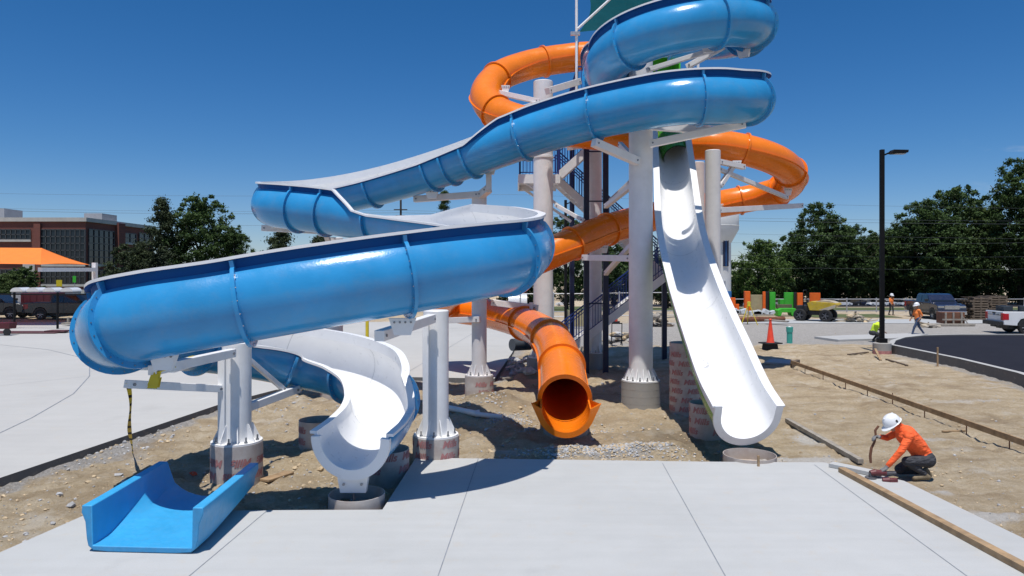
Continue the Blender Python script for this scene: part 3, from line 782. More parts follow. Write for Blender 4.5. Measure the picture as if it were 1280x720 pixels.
for k in range(n-1):
    hb.add([vs[k], vs[k+1], vs[2*n+k+1], vs[2*n+k]], [(0, 1, 2, 3)]); hb.add([vs[n+k], vs[3*n+k], vs[3*n+k+1], vs[n+k+1]], [(0, 1, 2, 3)])
    hb.add([vs[k], vs[n+k], vs[n+k+1], vs[k+1]], [(0, 1, 2, 3)]); hb.add([vs[2*n+k], vs[2*n+k+1], vs[3*n+k+1], vs[3*n+k]], [(0, 1, 2, 3)])
hb.add([c0+V((x, .5, z)) for x, z in inn], [tuple(range(n))]); obj('entry_hood', hb, 'lime_plastic', drop, smooth=40)

# -- the orange enclosed tube ------------------------------------------------
RO = .54
op = [(5.2, 28.4, 11.3), (4.2, 28.0, 11.35)]+[tuple(P(*q)) for q in ((750, 72, 27.7), (700, 74, 27.5), (655, 83, 27.0), (622, 97, 26.2), (607, 118, 25.2), (618, 138, 24.3), (650, 152, 23.6), (700, 161, 23.3), (770, 170, 24.2), (840, 180, 25.6), (900, 182, 25.3), (945, 191, 25.3), (975, 203, 25.7),
     (990, 220, 26.8), (981, 235, 28.0), (951, 245, 28.8), (905, 254, 29.0), (850, 264, 28.2), (800, 275, 26.6), (750, 290, 25.2), (705, 309, 24.2), (660, 328, 23.9), (620, 344, 24.2), (580, 358, 25.4), (558, 370, 26.6), (556, 381, 27.6), (575, 387, 28.0), (605, 391, 27.4), (635, 398, 26.0), (660, 406, 24.2), (680, 417, 22.2), (694, 432, 20.2), (701, 452, 18.4), (704, 474, 17.1), (706, 499, 16.0))]
OC, OS = spline([(*p, 0, 0) for p in op])
cutp = set()
for px, py, Y in ((682, 78, 27.3), (620, 98, 26.2), (620, 139, 24.2), (700, 161, 23.4), (800, 176, 24.9), (929, 187, 25.3), (985, 210, 26.5), (972, 230, 28.3), (925, 241, 28.9), (850, 258, 28.2), (757, 287, 25.5), (715, 305, 24.4), (640, 336, 24.0), (556, 378, 27.4), (655, 404, 24.6), (687, 424, 21.2), (702, 458, 18.0)):
    q = P(px, py, Y); cutp.add(int(np.argmin(np.linalg.norm(OC[:, :3]-np.array(q), axis=1))))
cutp = sorted(cutp)
orange = thing('water_slide', 'orange enclosed tube slide winding around the tower and ending in an open mouth', 'water slide', (1.2, 15.6, 0))
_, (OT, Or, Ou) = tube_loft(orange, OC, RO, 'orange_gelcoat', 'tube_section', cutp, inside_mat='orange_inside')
# mouth: end ring, then an open half-round run-out with winged end flange
i = len(OC)-1; t0, r0, u0 = V(OT[i]), V(Or[i]), V(Ou[i]); c0 = V(OC[i, :3])
mb = MB(); ns = 36
A = [ring_pts(c0+t0*o_, r0, u0, [(rad*math.cos(2*math.pi*k/ns), rad*math.sin(2*math.pi*k/ns)) for k in range(ns)]) for o_, rad in ((-.05, RO-.03), (-.05, RO+.07), (.04, RO+.07), (.04, RO-.03), (-.05, RO-.03))]
loft(mb, A, [0]*ns, cap0=False, cap1=False); obj('mouth_ring', mb, 'orange_gelcoat', orange, smooth=30)
t1 = (V((t0.x, t0.y, t0.z*.35))).normalized(); u1 = r0.cross(t1)
mb = MB(); aa = np.linspace(math.pi, 2*math.pi, 25)
outp = [(RO*math.cos(a), RO*math.sin(a)) for a in aa]; innp = [((RO-.035)*math.cos(a), (RO-.035)*math.sin(a)) for a in aa][::-1]
rr = [ring_pts(c0+t1*o_, r0, u1, outp+innp) for o_ in (.03, .35, .75)]
loft(mb, rr, [0]*(len(outp)*2), capm=0); obj('runout', mb, 'orange_gelcoat', orange, smooth=40)
mb = MB(); ou = [((RO+.09)*math.cos(a), (RO+.09)*math.sin(a)) for a in aa]; ii = [((RO-.03)*math.cos(a), (RO-.03)*math.sin(a)) for a in aa]
prof = [(-RO-.20, .12)]+ou[4:-4]+[(RO+.20, .12), (RO-.02, .0)]+ii[::-1][1:-1]+[(-RO+.02, .0)]
rr = [ring_pts(c0+t1*o_, r0, u1, prof) for o_ in (.72, .79)]
loft(mb, rr, [0]*len(prof), capm=0); obj('end_flange', mb, 'orange_gelcoat', orange, smooth=30)
for sg in (-1, 1):
    mb = MB(); mb.add([c0+t1*.1+r0*sg*(RO+.01)+u1*.02, c0+t1*.76+r0*sg*(RO+.19)+u1*.11, c0+t1*.76+r0*sg*(RO+.01)-u1*.02, c0+t1*.76+r0*sg*(RO-.0)-u1*.25, c0+t1*.1+r0*sg*(RO+.0)-u1*.2], [(0, 1, 2, 3, 4)])
    obj('side_wing', mb, 'orange_gelcoat', orange, smooth=0)

q = P(877, 461, 16.55); wc_ = thing('wire_coil', 'small loop of thin wire lying in the white drop slide', 'wire', tuple(q)); mb = MB(); rq = random.Random(3)
for k in range(3):
    rr_ = .10+.02*k; mb.tube([q+V((rr_*math.cos(a)*1.1+.01*k, rr_*math.sin(a)*.85, .10+.02*k+rr_*math.sin(a)*.62)) for a in np.linspace(0, 6.1, 22)], .006, 5)
obj('loop', mb, 'galvanised', wc_)
# ------------------------------------------------------------------ columns, tower
def text_flat(body, size, shear=0, bold=0.0):
    cu = bpy.data.curves.new('t', 'FONT'); cu.body = body; cu.size = size; cu.shear = shear; cu.align_x = 'CENTER'; cu.align_y = 'CENTER'; cu.offset = bold
    cu.resolution_u = 3
    o = bpy.data.objects.new('t', cu); COL.objects.link(o)
    bpy.context.view_layer.update()
    me = bpy.data.meshes.new_from_object(o.evaluated_get(bpy.context.evaluated_depsgraph_get()))
    v = [tuple(p.co) for p in me.vertices]; f = [tuple(p.vertices) for p in me.polygons]
    bpy.data.objects.remove(o); bpy.data.curves.remove(cu); bpy.data.meshes.remove(me)
    return v, f
WORD = text_flat('Mills', .19, .28, .006)
def wrap_print(mb, c, r, z0, z1, flip, seed, step=.235):
    rnd = random.Random(seed); z = z0+.09; row = 0
    while z < z1-.07:
        per = .46/r; off = rnd.uniform(0, per)
        for k in range(int(2*math.pi/per)):
            a0 = -math.pi/2+off+k*per
            vs = []
            for x, y, _ in WORD[0]:
                if flip: x, y = -x, -y
                a = a0+x/r; vs.append((c[0]+(r+.005)*math.cos(a), c[1]+(r+.005)*math.sin(a), z+y))
            mb.add(vs, WORD[1])
        z += step; row += 1
def footing(root, c, r, z0, z1, kind, seed=1, flip=False, hollow=False):
    mb = MB()
    if hollow: mb.lathe([(r, z0), (r, z1), (r-.012, z1), (r-.012, z1-.22), (0.001, z1-.22)], 40, (c[0], c[1], 0))
    else: mb.lathe([(r, z0), (r, z1), (r-.012, z1), (r-.012, z1-.02), (.001, z1-.02)], 40, (c[0], c[1], 0))
    f = obj('footing', mb, 'tube_paper' if kind == 'paper' else 'footing_concrete', root, smooth=40)
    if kind == 'paper':
        tb = MB(); wrap_print(tb, c, r, z0 if z0 > -.1 else -.05, z1, flip, seed)
        obj('printed_lettering', tb, 'print_red', f, smooth=0)
    elif kind == 'concrete':
        tb = MB(); rnd = random.Random(seed)
        for zz in np.arange(z0+.2, z1, .19):
            tb.lathe([(r+.001, zz-.004), (r+.004, zz), (r+.001, zz+.004)], 40, (c[0], c[1], 0))
        obj('form_ridge', tb, 'footing_concrete', f)
    return f
def column(label, c, r, ztop, rf, zf, kind='paper', mat='white_steel', arms=(), seed=1, flip=False, z0=-.35, rings=(), gus=8, cap=True):
    root = thing('support_column', label, 'column', (c[0], c[1], 0), group=None)
    footing(root, c, rf, z0, zf, kind, seed, flip)
    mb = MB(); mb.lathe([(r+.19, zf-.019), (r+.19, zf+.03), (r+.0, zf+.03)], 32, (c[0], c[1], 0))
    bp_ = obj('base_plate', mb, mat, root, smooth=30)
    mb = MB()
    for k in range(gus):
        a = 2*math.pi*(k+.5)/gus; d = V((math.cos(a), math.sin(a), 0)); n = V((-d.y, d.x, 0))*.009
        b0 = V((c[0], c[1], zf+.03)); q = [b0+d*(r-.01), b0+d*(r+.15), b0+d*(r+.15)+V((0, 0, .03)), b0+d*(r+.025)+V((0, 0, .30)), b0+d*(r-.01)+V((0, 0, .30))]
        vs = [p-n for p in q]+[p+n for p in q]
        mb.add(vs, [(4, 3, 2, 1, 0), (5, 6, 7, 8, 9)]+[(i, (i+1) % 5, (i+1) % 5+5, i+5) for i in range(5)])
    obj('gusset', mb, mat, bp_, smooth=0)
    mb = MB()
    for k in range(gus):
        a = 2*math.pi*k/gus; p = V((c[0]+(r+.12)*math.cos(a), c[1]+(r+.12)*math.sin(a), zf+.03))
        mb.cyl(p, p+V((0, 0, .03)), .032, n=6); mb.cyl(p, p+V((0, 0, .10)), .016, n=6)
    obj('anchor_bolts', mb, 'bolt_steel', bp_, smooth=30)
    mb = MB(); prof = [(r, zf+.028), (r, ztop-.02), (r-.02, ztop), (.001, ztop)]; mb.lathe(prof, 36, (c[0], c[1], 0))
    obj('pipe', mb, mat, root, smooth=40)
    for zz in rings:
        mb = MB(); mb.lathe([(r-.01, zz-.03), (r+.025, zz-.03), (r+.025, zz+.03), (r-.01, zz+.03)], 36, (c[0], c[1], 0)); obj('collar', mb, mat, root, smooth=30)
    for a, b, w in arms:
        mb = MB(); mb.beam(a, b, w, w*1.05)
        t = (V(b)-V(a)).normalized()
        o = obj('bracket_arm', mb, mat, root, smooth=0, bevel=.008)
        mb = MB(); s = t.cross(V((0, 0, 1)));
        if s.length > .1:
            s.normalize()
            for q in (V(a)+t*.09, V(b)-t*.09): mb.cyl(q-s*(w/2+.02), q+s*(w/2+.02), .024, n=8)
            obj('bolt', mb, 'bolt_steel', o, smooth=30)
    return root
def gxy(px, py, z=-.1): p = G(px, py, z); return (p.x, p.y)
# front pair under the low loop
c1 = gxy(296, 598); c2 = gxy(545, 574)
sad = lambda px, py, Y: P(px, py, Y)
column('white column on red-printed tube form just behind the blue trough piece', c1, .25, 2.35, .445, .56, flip=True, seed=3, arms=[
    (V((c1[0]-.17, c1[1]-.22, .60)), V((c1[0]-.17, c1[1]-.22, 2.2)), .12), (P(291, 441, 12.6), P(190, 463, 10.5), .14), (P(278, 486, 12.7), P(158, 480, 11.0), .12),
    (P(296, 514, 13.0), P(372, 486, 14.7), .14), (P(300, 440, 13.0), P(356, 488, 14.4), .08), (P(268, 446, 13.0), P(215, 462, 11.0), .09)])
column('white column with bolted base on short printed tube form at edge of the front slab', c2, .25, 2.85, .455, .38, seed=5, arms=[
    (V((c2[0]-.17, c2[1]-.22, .42)), V((c2[0]-.17, c2[1]-.22, 2.7)), .12), (P(540, 398, 13.9), P(474, 420, 11.0), .16)])
c3 = gxy(599, 494, -.1)
column('slim white column on low reddish tube form between the blue loop and orange tube', c3, .225, 6.0, .43, .50, mat='pale_steel', seed=7, arms=[
    (P(600, 243, 21.4), P(518, 249, 22.0), .18), (P(601, 244, 21.4), P(611, 236, 21.0), .2), (P(611, 238, 21.0), P(611, 217, 21.0), .16), (P(600, 399, 21.3), P(520, 402, 22.0), .16)])
c4 = gxy(679, 466, -.1)
column('thick white column left of the stair tower, carrying the upper orange loop', c4, .36, P(0, 102, c4[1]).z, .60, .48, kind='concrete', seed=2, rings=(P(0, 197, c4[1]).z,), arms=[
    (P(684, 114, 25.2), P(724, 102, 26.3), .22), (P(674, 127, 24.9), P(614, 114, 25.0), .16), (P(674, 128, 24.9), P(632, 140, 24.3), .12), (P(694, 256, 25.3), P(730, 276, 24.8), .12),
    (P(672, 385, 24.8), P(615, 378, 25.4), .2), (P(664, 378, 24.6), P(664, 420, 24.6), .12), (P(692, 180, 25.3), P(735, 181, 25.0), .2)])
c5 = gxy(743, 458, -.1)
column('white column standing between the two dark stair posts', c5, .29, P(0, 178, c5[1]).z, .50, .45, kind='concrete', mat='pale_steel', seed=4, arms=[
    (P(740, 180, 27.3), P(712, 184, 25.0), .2), (P(757, 257, 27.2), P(790, 226, 25.5), .14), (P(745, 322, 27.2), P(790, 323, 25.0), .18)])
c0_ = gxy(801, 508, -.1)
cm = column('tallest thick white column on concrete base, left of the white drop slide', c0_, .325, P(0, 68, c0_[1]).z, .535, .62, kind='concrete', seed=6, gus=14, arms=[
    (P(797, 202, 19.4), P(742, 178, 18.6), .2), (P(797, 203, 19.8), P(775, 180, 21.2), .13), (P(812, 180, 19.2), P(932, 155, 18.6), .18), (P(812, 158, 19.5), P(888, 163, 19.2), .18),
    (P(808, 88, 19.2), P(892, 62, 18.6), .11), (P(858, 84, 19.2), P(905, 58, 18.8), .13), (P(790, 323, 19.9), P(730, 322, 22.5), .17), (P(795, 300, 20.0), P(757, 342, 22.8), .13), (P(795, 228, 19.9), P(757, 258, 22.8), .13)])
c6 = (P(891, 0, 23.7).x, 23.7)
column('grey-white column right behind the white drop slide, holding the right orange loop', c6, .25, P(0, 188, 23.7).z, .42, .4, kind='concrete', mat='pale_steel', seed=8, arms=[
    (P(898, 202, 23.8), P(930, 209, 24.5), .16), (P(897, 211, 23.9), P(984, 247, 26.2), .13), (P(896, 263, 23.9), P(1002, 257, 26.8), .17), (P(900, 233, 23.9), P(917, 207, 24.3), .14), (P(884, 330, 23.9), P(866, 324, 24.6), .14)])
c7 = (P(872, 0, 26.9).x, 26.9)
column('pinkish-white column seen partly behind the grey-white column', c7,   .26, P(0, 203, 26.9).z, .42, .4, kind='concrete', mat='pale_steel', seed=9, arms=[(P(876, 262, 27.4), P(905, 257, 28.6), .16)])
c8 = (P(418, 0, 21.4).x, 21.4)
column('white column under the left bend of the blue slide', c8, .25, 4.62, .42, .4, mat='pale_steel', seed=10, arms=[(P(420, 290, 21.2), P(328, 285, 21.4), .17), (P(410, 300, 21.2), P(405, 284, 20.6), .14)])
# saddles: small bolted plates between flume and arms
def saddle(px, py, Y, w=.42, rz=0, root=blue):
    p = P(px, py, Y); M = Matrix.Rotation(rz, 4, 'Z'); mb = MB()
    mb.add([p+M @ V(q) for q in ((-w/2, -.05, .14), (w/2, -.05, .14), (w*.3, -.05, -.12), (-w*.3, -.05, -.12), (-w/2, .05, .14), (w/2, .05, .14), (w*.3, .05, -.12), (-w*.3, .05, -.12))],
           [(3, 2, 1, 0), (4, 5, 6, 7), (0, 1, 5, 4), (1, 2, 6, 5), (2, 3, 7, 6), (3, 0, 4, 7)])
    for k in (-.3, -.1, .1, .3): 
        q = p+M @ V((k*w, -.05, .08)); mb.cyl(q, q+M @ V((0, -.015, 0)), .018, n=6, mi=1)
    obj('saddle_plate', mb, ['white_steel', 'bolt_steel'], root, smooth=0)
for px, py, Y, rz in ((205, 452, 10.5, 0), (503, 409, 11.1, .2), (612, 213, 21.0, 0), (540, 243, 21.4, 0), (345, 280, 21.0, 0), (404, 290, 20.4, 0), (369, 482, 14.9, 0), (916, 150, 18.6, -.3), (886, 60, 18.5, -.2), (930, 66, 19.1, -.8)): saddle(px, py, Y, rz=rz)
for px, py, Y in ((632, 112, 25.0), (921, 206, 24.6), (985, 240, 26.6), (755, 312, 24.9)): saddle(px, py, Y, .3, root=orange)
# loose footings (printed tube forms)
def lone(label, c, r, z0, z1, seed, flip=False, kind='paper', hollow=True):
    root = thing('tube_form_footing', label, 'footing', (c[0], c[1], 0)); footing(root, c, r, z0, z1, kind, seed, flip, hollow); return root
lone('hollow printed tube form sunk in the pit under the blue slide mouth', gxy(446, 636, -.15), .44, -.45, .10, 21)
lone('printed tube form half hidden in shadow behind the blue slide mouth', gxy(484, 592, -.1), .40, -.4, .36, 22)
lone('low tube form in dark shade under the back of the lowest blue loop', (P(402, 0, 15.6).x, 15.4), .42, -.4, .45, 23)
lone('tall printed tube form standing behind the white drop slide', (P(858, 0, 19.0).x, 19.0), .44, -.4, P(0, 428, 19.0).z, 24)
lone('shorter printed tube form under the white drop slide', (P(884, 0, 16.3).x, 16.3), .40, -.4, P(0, 506, 16.0).z, 25)
e = lone('shallow tube ring with a wood stake right below the white slide mouth', gxy(937, 578, -.1), .50, -.4, .06, 26)
mb = MB(); p = G(938, 575, 0); mb.box((p.x, p.y-.45, .06), (.04, .03, .28)); obj('wood_stake', mb, 'tan_wood', e, smooth=0)
f = lone('dark square-topped footing under the orange tube mouth', gxy(707, 545, -.1), .50, -.4, .16, 27, kind='concrete')
mb = MB(); q = V((f.location.x, f.location.y+.05, 0)); mb.box((q.x, q.y, .17), (.9, .5, .12));  obj('cradle_block', mb, 'footing_concrete', f, smooth=0, bevel=.01)

# stair tower behind the slides
tw = thing('stair_tower', 'steel stair tower with navy railings, white landings and a platform behind the slides', 'stair tower', (4, 28.5, 0))
def part(name, fn, mat, parent=tw, **k):
    mb = MB(); fn(mb); return obj(name, mb, mat, parent, **k)
DK = 10.2
posts = [(P(733, 0, 26.6).x, 26.6), (P(757, 0, 26.6).x, 26.6), (6.6, 26.8), (2.6, 31.2), (6.6, 31.2)]
for x, y in posts:
    p_ = part('tower_post', lambda m: m.box((x, y, DK/2-.1), (.20, .20, DK+.2)), 'dark_navy_steel', smooth=0, bevel=.01)
for zz in (P(0, 252, 26.6).z, P(0, 379, 26.6).z, P(0, 190, 26.6).z):
    part('tie_bar', lambda m: m.beam((posts[0][0], 26.47, zz), (posts[1][0], 26.47, zz), .05), 'dark_navy_steel', smooth=0)
part('platform_deck', lambda m: (m.box((4.6, 29.1, DK-.12), (4.3, 4.4, .22)), m.box((4.6, 26.92, DK-.15), (4.36, .10, .3))), 'white_steel', smooth=0, bevel=.01)
def railing(mb, a, b, h=1.07, n=None, gap=.13):
    a, b = V(a), V(b); L = (b-a).length; n = n or max(2, int(L/gap)); up = V((0, 0, 1))
    for z_, w in ((h, .05), (.10, .035), (h-.13, .03)): mb.beam(a+up*z_, b+up*z_, w)
    for i in range(n+1):
        p = a.lerp(b, i/n); big = i % max(1, round(1.4/gap)) == 0 or i == n
        mb.beam(p+up*(0 if big else .1), p+up*h, .045 if big else .018, up=V((0, 1, 0)))
for a, b in (((2.45, 26.9, DK), (2.75, 26.9, DK)), ((3.35, 26.9, DK), (5.4, 26.9, DK)), ((2.45, 26.9, DK), (2.45, 31.2, DK)), ((2.45, 31.2, DK), (6.75, 31.2, DK)), ((6.75, 26.9, DK), (6.75, 31.2, DK))):
    part('platform_railing', lambda m: railing(m, a, b), 'navy_steel', smooth=0)
# flights run left-right; landings at both ends
YA, YB = 28.0, 29.3
L1 = P(0, 342, 28.6).z; L2 = P(0, 224, 28.6).z
xl, xr = P(697, 0, 28.6).x, P(829, 0, 28.6).x
def landing(x0, x1, z):
    part('landing', lambda m: (m.box(((x0+x1)/2, (YA+YB)/2, z-.05), (abs(x1-x0), 2.6, .1)), m.box(((x0+x1)/2, YA-.67, z-.15), (abs(x1-x0)+.04, .05, .34)), m.box(((x0+x1)/2, YB+.67, z-.15), (abs(x1-x0)+.04, .05, .34)), m.box((x0 if x0 < x1 else x1, (YA+YB)/2, z-.15), (.05, 2.6, .34))), 'white_steel', smooth=0)
landing(xl-1.55, xl, L2); landing(xr, xr+1.4, L1)
part('landing_railing', lambda m: (railing(m, (xl-1.5, YA-.62, L2), (xl-.05, YA-.62, L2)), railing(m, (xl-1.5, YA-.62, L2), (xl-1.5, YB+.62, L2)), railing(m, (xl-1.5, YB+.62, L2), (xl, YB+.62, L2))), 'navy_steel', smooth=0)
part('landing_railing', lambda m: (railing(m, (xr+1.35, YA-.62, L1), (xr+1.35, YB+.62, L1)), railing(m, (xr, YB+.62, L1), (xr+1.35, YB+.62, L1))), 'navy_steel', smooth=0)
def flight(a, b, y, w=1.1):
    a, b = V((a[0], y, a[1])), V((b[0], y, b[1]))
    def st_(m):
        for s in (-1, 1):
            q = V((0, s*w/2, 0)); m.beam(a+q, b+q, .05, .30)
        n = int(abs(b.z-a.z)/.18)
        for i in range(n):
            p = a.lerp(b, (i+.5)/n); m.box(p+V((0, 0, .02)), (.30, w, .035))
    fl = part('stair_flight', st_, 'white_steel', smooth=0)
    part('stair_railing', lambda m: [railing(m, a+V((0, s*w/2, .1)), b+V((0, s*w/2, .1))) for s in (-1, 1)], 'navy_steel', fl, smooth=0)
flight((P(685, 0, 28).x, 0.0), (xr, L1), YA); flight((xr, L1), (xl, L2), YB); flight((xl, L2), (P(800, 0, 28).x, DK-.05), YA)
for x, y in ((xl-1.4, YB+.5), (xl-1.4, YA-.5)):
    part('bracket_arm', lambda m: m.beam((x, y, L2-.2), (2.45, y, L2-1.6), .1), 'white_steel', smooth=0)
for x, y in ((xr+1.3, YB+.5), (xr+1.3, YA-.5)):
    part('tower_post', lambda m: m.box((x, y, L1/2-.1), (.14, .14, L1)), 'dark_navy_steel', smooth=0)
# shade canopy over the platform
cn = thing('shade_canopy', 'dark teal fabric shade over the top platform on white posts', 'canopy', (4.6, 29, DK))
mb = MB(); A, B_, C_, D_ = P(722, -30, 26.9), P(905, -60, 26.9), P(905, 22, 31.4), P(724, 40, 31.4)
n = 16; vs = []
for j in range(n+1):
    for i in range(n+1):
        u, v = i/n, j/n
        p = A.lerp(B_, u).lerp(D_.lerp(C_, u), v); sag = .5*(math.sin(math.pi*u)*.6*(1-abs(2*v-1)**3)+math.sin(math.pi*v)*.6*(1-abs(2*u-1)**3))
        p += V((.5*(1-u)**3*math.sin(math.pi*v), .4*(1-v)**3*math.sin(math.pi*u), -sag+.25*math.sin(math.pi*u)*math.sin(math.pi*v))); vs.append(p)
mb.add(vs, [(j*(n+1)+i, j*(n+1)+i+1, (j+1)*(n+1)+i+1, (j+1)*(n+1)+i) for j in range(n) for i in range(n)])
obj('fabric', mb, 'teal_fabric', cn, smooth=60)
for p in ((P(720, 0, 26.9).x, 26.7), (6.9, 26.7), (P(721, 0, 31.3).x, 31.3), (6.9, 31.3)):
    mb = MB(); mb.cyl((p[0], p[1], DK-.1), (p[0], p[1], 15.2), .05, n=14); obj('post', mb, 'white_steel', cn)
mb = MB(); mb.cyl(P(722, 36, 26.6), P(768, -6, 26.6), .045, n=10); obj('brace', mb, 'white_steel', cn)
mb = MB(); mb.box(P(719, 42, 26.65), (.35, .12, .12)); obj('clamp', mb, 'galvanised', cn, smooth=0)

# ------------------------------------------------------------------ loose things on the near ground
# moulded blue run-out trough lying on the slab corner
pc = thing('trough_piece', 'loose blue moulded trough section lying on the corner of the front slab', 'slide section', (-4.73, 10.2, 0))
def tr_section(t):
    """t 0 near end: flat floor, square corners; t 1 far end: half round"""
    hw, hh = .755, .59+.02*t; s = t**1.15
    inn = []; K = 13
    for k in range(K):
        q = -1+2*k/(K-1); x = q*(hw-.10)
        box_z = .075
        rz = .075+(hh-.12)*(1-math.sqrt(max(0, 1-(abs(q)*.985)**2))) if abs(q) < 1 else hh-.02
        inn.append((x, box_z*(1-s)+rz*s))
    ztop = hh
    inner = [(-(hw-.09), ztop)]+[(x, min(z, ztop-.01)) for x, z in inn]+[((hw-.09), ztop)]
    o = []
    lowx = hw-.02
    pts = [(hw+.045, ztop), (hw+.05, ztop-.09), (hw, ztop-.21), (lowx, .16), (lowx-.02, .07), (lowx-.09, .015)]
    oc = []
    for x, z in pts: oc.append((x, z))
    bott = [(x, max(.0, zz-.075)*.0) for x, zz in ((.45, 0), (.2, 0), (-.2, 0), (-.45, 0))]
    # underside follows the half round at the far end
    oc2 = []
    for x, z in oc:
        lim = .02+(hh-.12)*(1-math.sqrt(max(0, 1-min(1, abs(x)/(hw+.06))**2)))
        oc2.append((x, z*(1-s)+max(z, lim*.9)*s))
    b2 = []
    for x, z in bott:
        lim = (hh-.12)*(1-math.sqrt(1-(abs(x)/(hw+.06))**2)); b2.append((x, z*(1-s)+lim*s*.8))
    return inner+oc2+b2+[(-x, z) for x, z in oc2[::-1]]
mb = MB(); rings = []
for j in range(25):
    t = j/24; y = 9.22+2.1*t
    rings.append([V((-4.74-.03*t+x+ .0, y-.06*x, z+.005)) for x, z in tr_section(max(0, (t-.18)/.82))])
loft(mb, rings, [0]*len(rings[0]), capm=1)
obj('trough', mb, ['blue_moulded', 'blue_moulded_edge'], pc, smooth=32, bevel=.012)
# caution tape
tp = thing('caution_tape', 'yellow caution tape hanging from the white arm at left down to the dirt', 'tape', tuple(OG(164, 566)))
a, b = P(160, 479, 11.0), OG(165, 566); mb = MB(); vs = []; n = 30
for i in range(n+1):
    t = i/n; p = a.lerp(b, t); tw_ = 1.2*math.sin(t*5)+.4; w = .035
    d = V((math.cos(tw_), math.sin(tw_), 0))*w; p = p+V((.015*math.sin(t*7), .02*math.sin(t*9), 0)); vs += [p-d, p+d]
mb.add(vs, [(2*i, 2*i+1, 2*i+3, 2*i+2) for i in range(n)])
for i in range(n): mb.m[i] = 1 if i % 3 == 1 else 0
obj('tape_strip', mb, ['caution_yellow', 'black_paint'], tp, smooth=60)
mb = MB(); q = P(192, 470, 10.5)
for k in range(7):
    d = V((random.uniform(-.06, .06), random.uniform(-.05, .05), random.uniform(-.06, .06)))
    mb.add([q+d, q+d+V((.10, .03, .02)), q+d+V((.08, .0, -.13)), q+d+V((-.03, -.03, -.12))], [(0, 1, 2, 3)])
mb.beam(q+V((.05, 0, .05)), q+V((.28, .1, .12)), .05, .01)
obj('tape_knot', mb, 'caution_yellow', tp, smooth=0)
q = P(239, 452, 11.5); mb = MB(); mb.box(q, (.03, .17, .17)); obj('tape_wrap', mb, 'caution_yellow', tp, smooth=0)

def plank(name, label, cat, a, b, w, h, mat, z=None, up=V((0, 0, 1)), group=None, bevel=.006):
    mb = MB(); mb.beam(a, b, w, h, up=up); o = obj(name, mb, mat, smooth=0, bevel=bevel); return tag(o, label, cat, group)
plank('plank', 'short grey plank lying on the dirt right of the front-left column', 'plank', OG(330, 604)+V((0, 0, .03)), OG(362, 586)+V((0, 0, .03)), .22, .04, 'tan_wood')
plank('timber', 'long brown timber lying on the slab, running off the lower right corner', 'timber', G(1052, 590)+V((0, 0, .045)), G(1330, 741)+V((0, 0, .045)), .13, .085, 'tan_wood')
plank('stone_strip', 'grey concrete strip lying on the slab corner before the kneeling worker', 'edging strip', G(1039, 583)+V((0, 0, .04)), G(1100, 596)+V((0, 0, .04)), .2, .07, 'slab_concrete')
plank('pipe_screed', 'pale grey board running from the white slide mouth to the slab corner', 'board', OG(984, 528)+V((0, 0, .06)), OG(1076, 582)+V((0, 0, .08)), .11, .09, 'grey_wood')
# form board on pins across the dirt
fbd = thing('form_board', 'long thin wooden form board on steel pins crossing the bare dirt', 'form board', tuple(OG(1100, 498)))
pa, pb = OG(989, 459), OG(1300, 576); mb = MB(); mb.beam(pa+V((0, 0, .22)), pb+V((0, 0, .24)), .045, .13); obj('board', mb, 'tan_wood', fbd, smooth=0, bevel=.004)
for k in (.1, .22, .35, .46, .57, .69, .82, .93):
    q = pa.lerp(pb, k); g_ = zg(q.x, q.y); mb = MB(); mb.cyl((q.x, q.y-.04, g_-.1), (q.x, q.y-.04, g_+.30), .012, n=6); obj('pin', mb, 'rust', fbd)
plank('stake', 'pale wooden stake lying across under the form board', 'stake', OG(1178, 541)+V((0, 0, .03)), OG(1206, 540)+V((0, 0, .03)), .05, .04, 'tan_wood')
plank('stake', 'thin stake lying on the dirt left of the lamp post base', 'stake', OG(1060, 444)+V((0, 0, .03)), OG(1085, 441)+V((0, 0, .03)), .09, .05, 'dark_wood')
plank('stake', 'stake leaning against the lamp post base', 'stake', OG(1101, 451)+V((0, 0, .02)), OG(1094, 446)+V((0, 0, .32)), .09, .05, 'tan_wood')
plank('stake', 'dark stake lying on dirt right of the lamp post base', 'stake', OG(1108, 450)+V((0, 0, .03)), OG(1134, 457)+V((0, 0, .03)), .09, .06, 'dark_wood')
plank('survey_stake', 'upright wooden survey stake in front of the road kerb', 'stake', OG(1172, 458)-V((0, 0, .1)), OG(1172, 458)+V((0, 0, .75)), .06, .04, 'tan_wood')
plank('survey_stake', 'tiny upright stake in the dirt left of the orange cone', 'stake', OG(917, 433)-V((0, 0, .1)), OG(917, 433)+V((0, 0, .5)), .04, .03, 'grey_wood')
plank('concrete_pad', 'thin pale slab left lying in the dirt right of the white slide', 'slab', OG(960, 452)+V((0, 0, .03)), OG(992, 455)+V((0, 0, .03)), 1.3, .07, 'old_concrete')
mb = MB(); mb.beam(OG(990, 459)+V((0, 0, .12)), OG(998, 456)+V((0, 0, .12)), .12, .2); tag(obj('wood_block', mb, 'dark_wood', smooth=0), 'dark wood block at the far end of the form board', 'block')
# orange cone
cb = OG(963, 436); cn_ = thing('traffic_cone', 'tall slim orange cone on a dark base in the dirt', 'cone', tuple(cb), rz=.3)
mb = MB(); mb.box((0, 0, .28), (.85, .7, .06)); mb.box((-.02, 0, .13), (.6, .45, .26), taper=(.9, .9)); local('base', mb, 'rubber', cn_, smooth=0, bevel=.015)
mb = MB(); mb.lathe([(.19, .31), (.17, .36), (.055, 1.30), (.055, 1.36), (.075, 1.38), (.05, 1.42), (.001, 1.42)], 20); local('cone_body', mb, 'cone_orange', cn_)
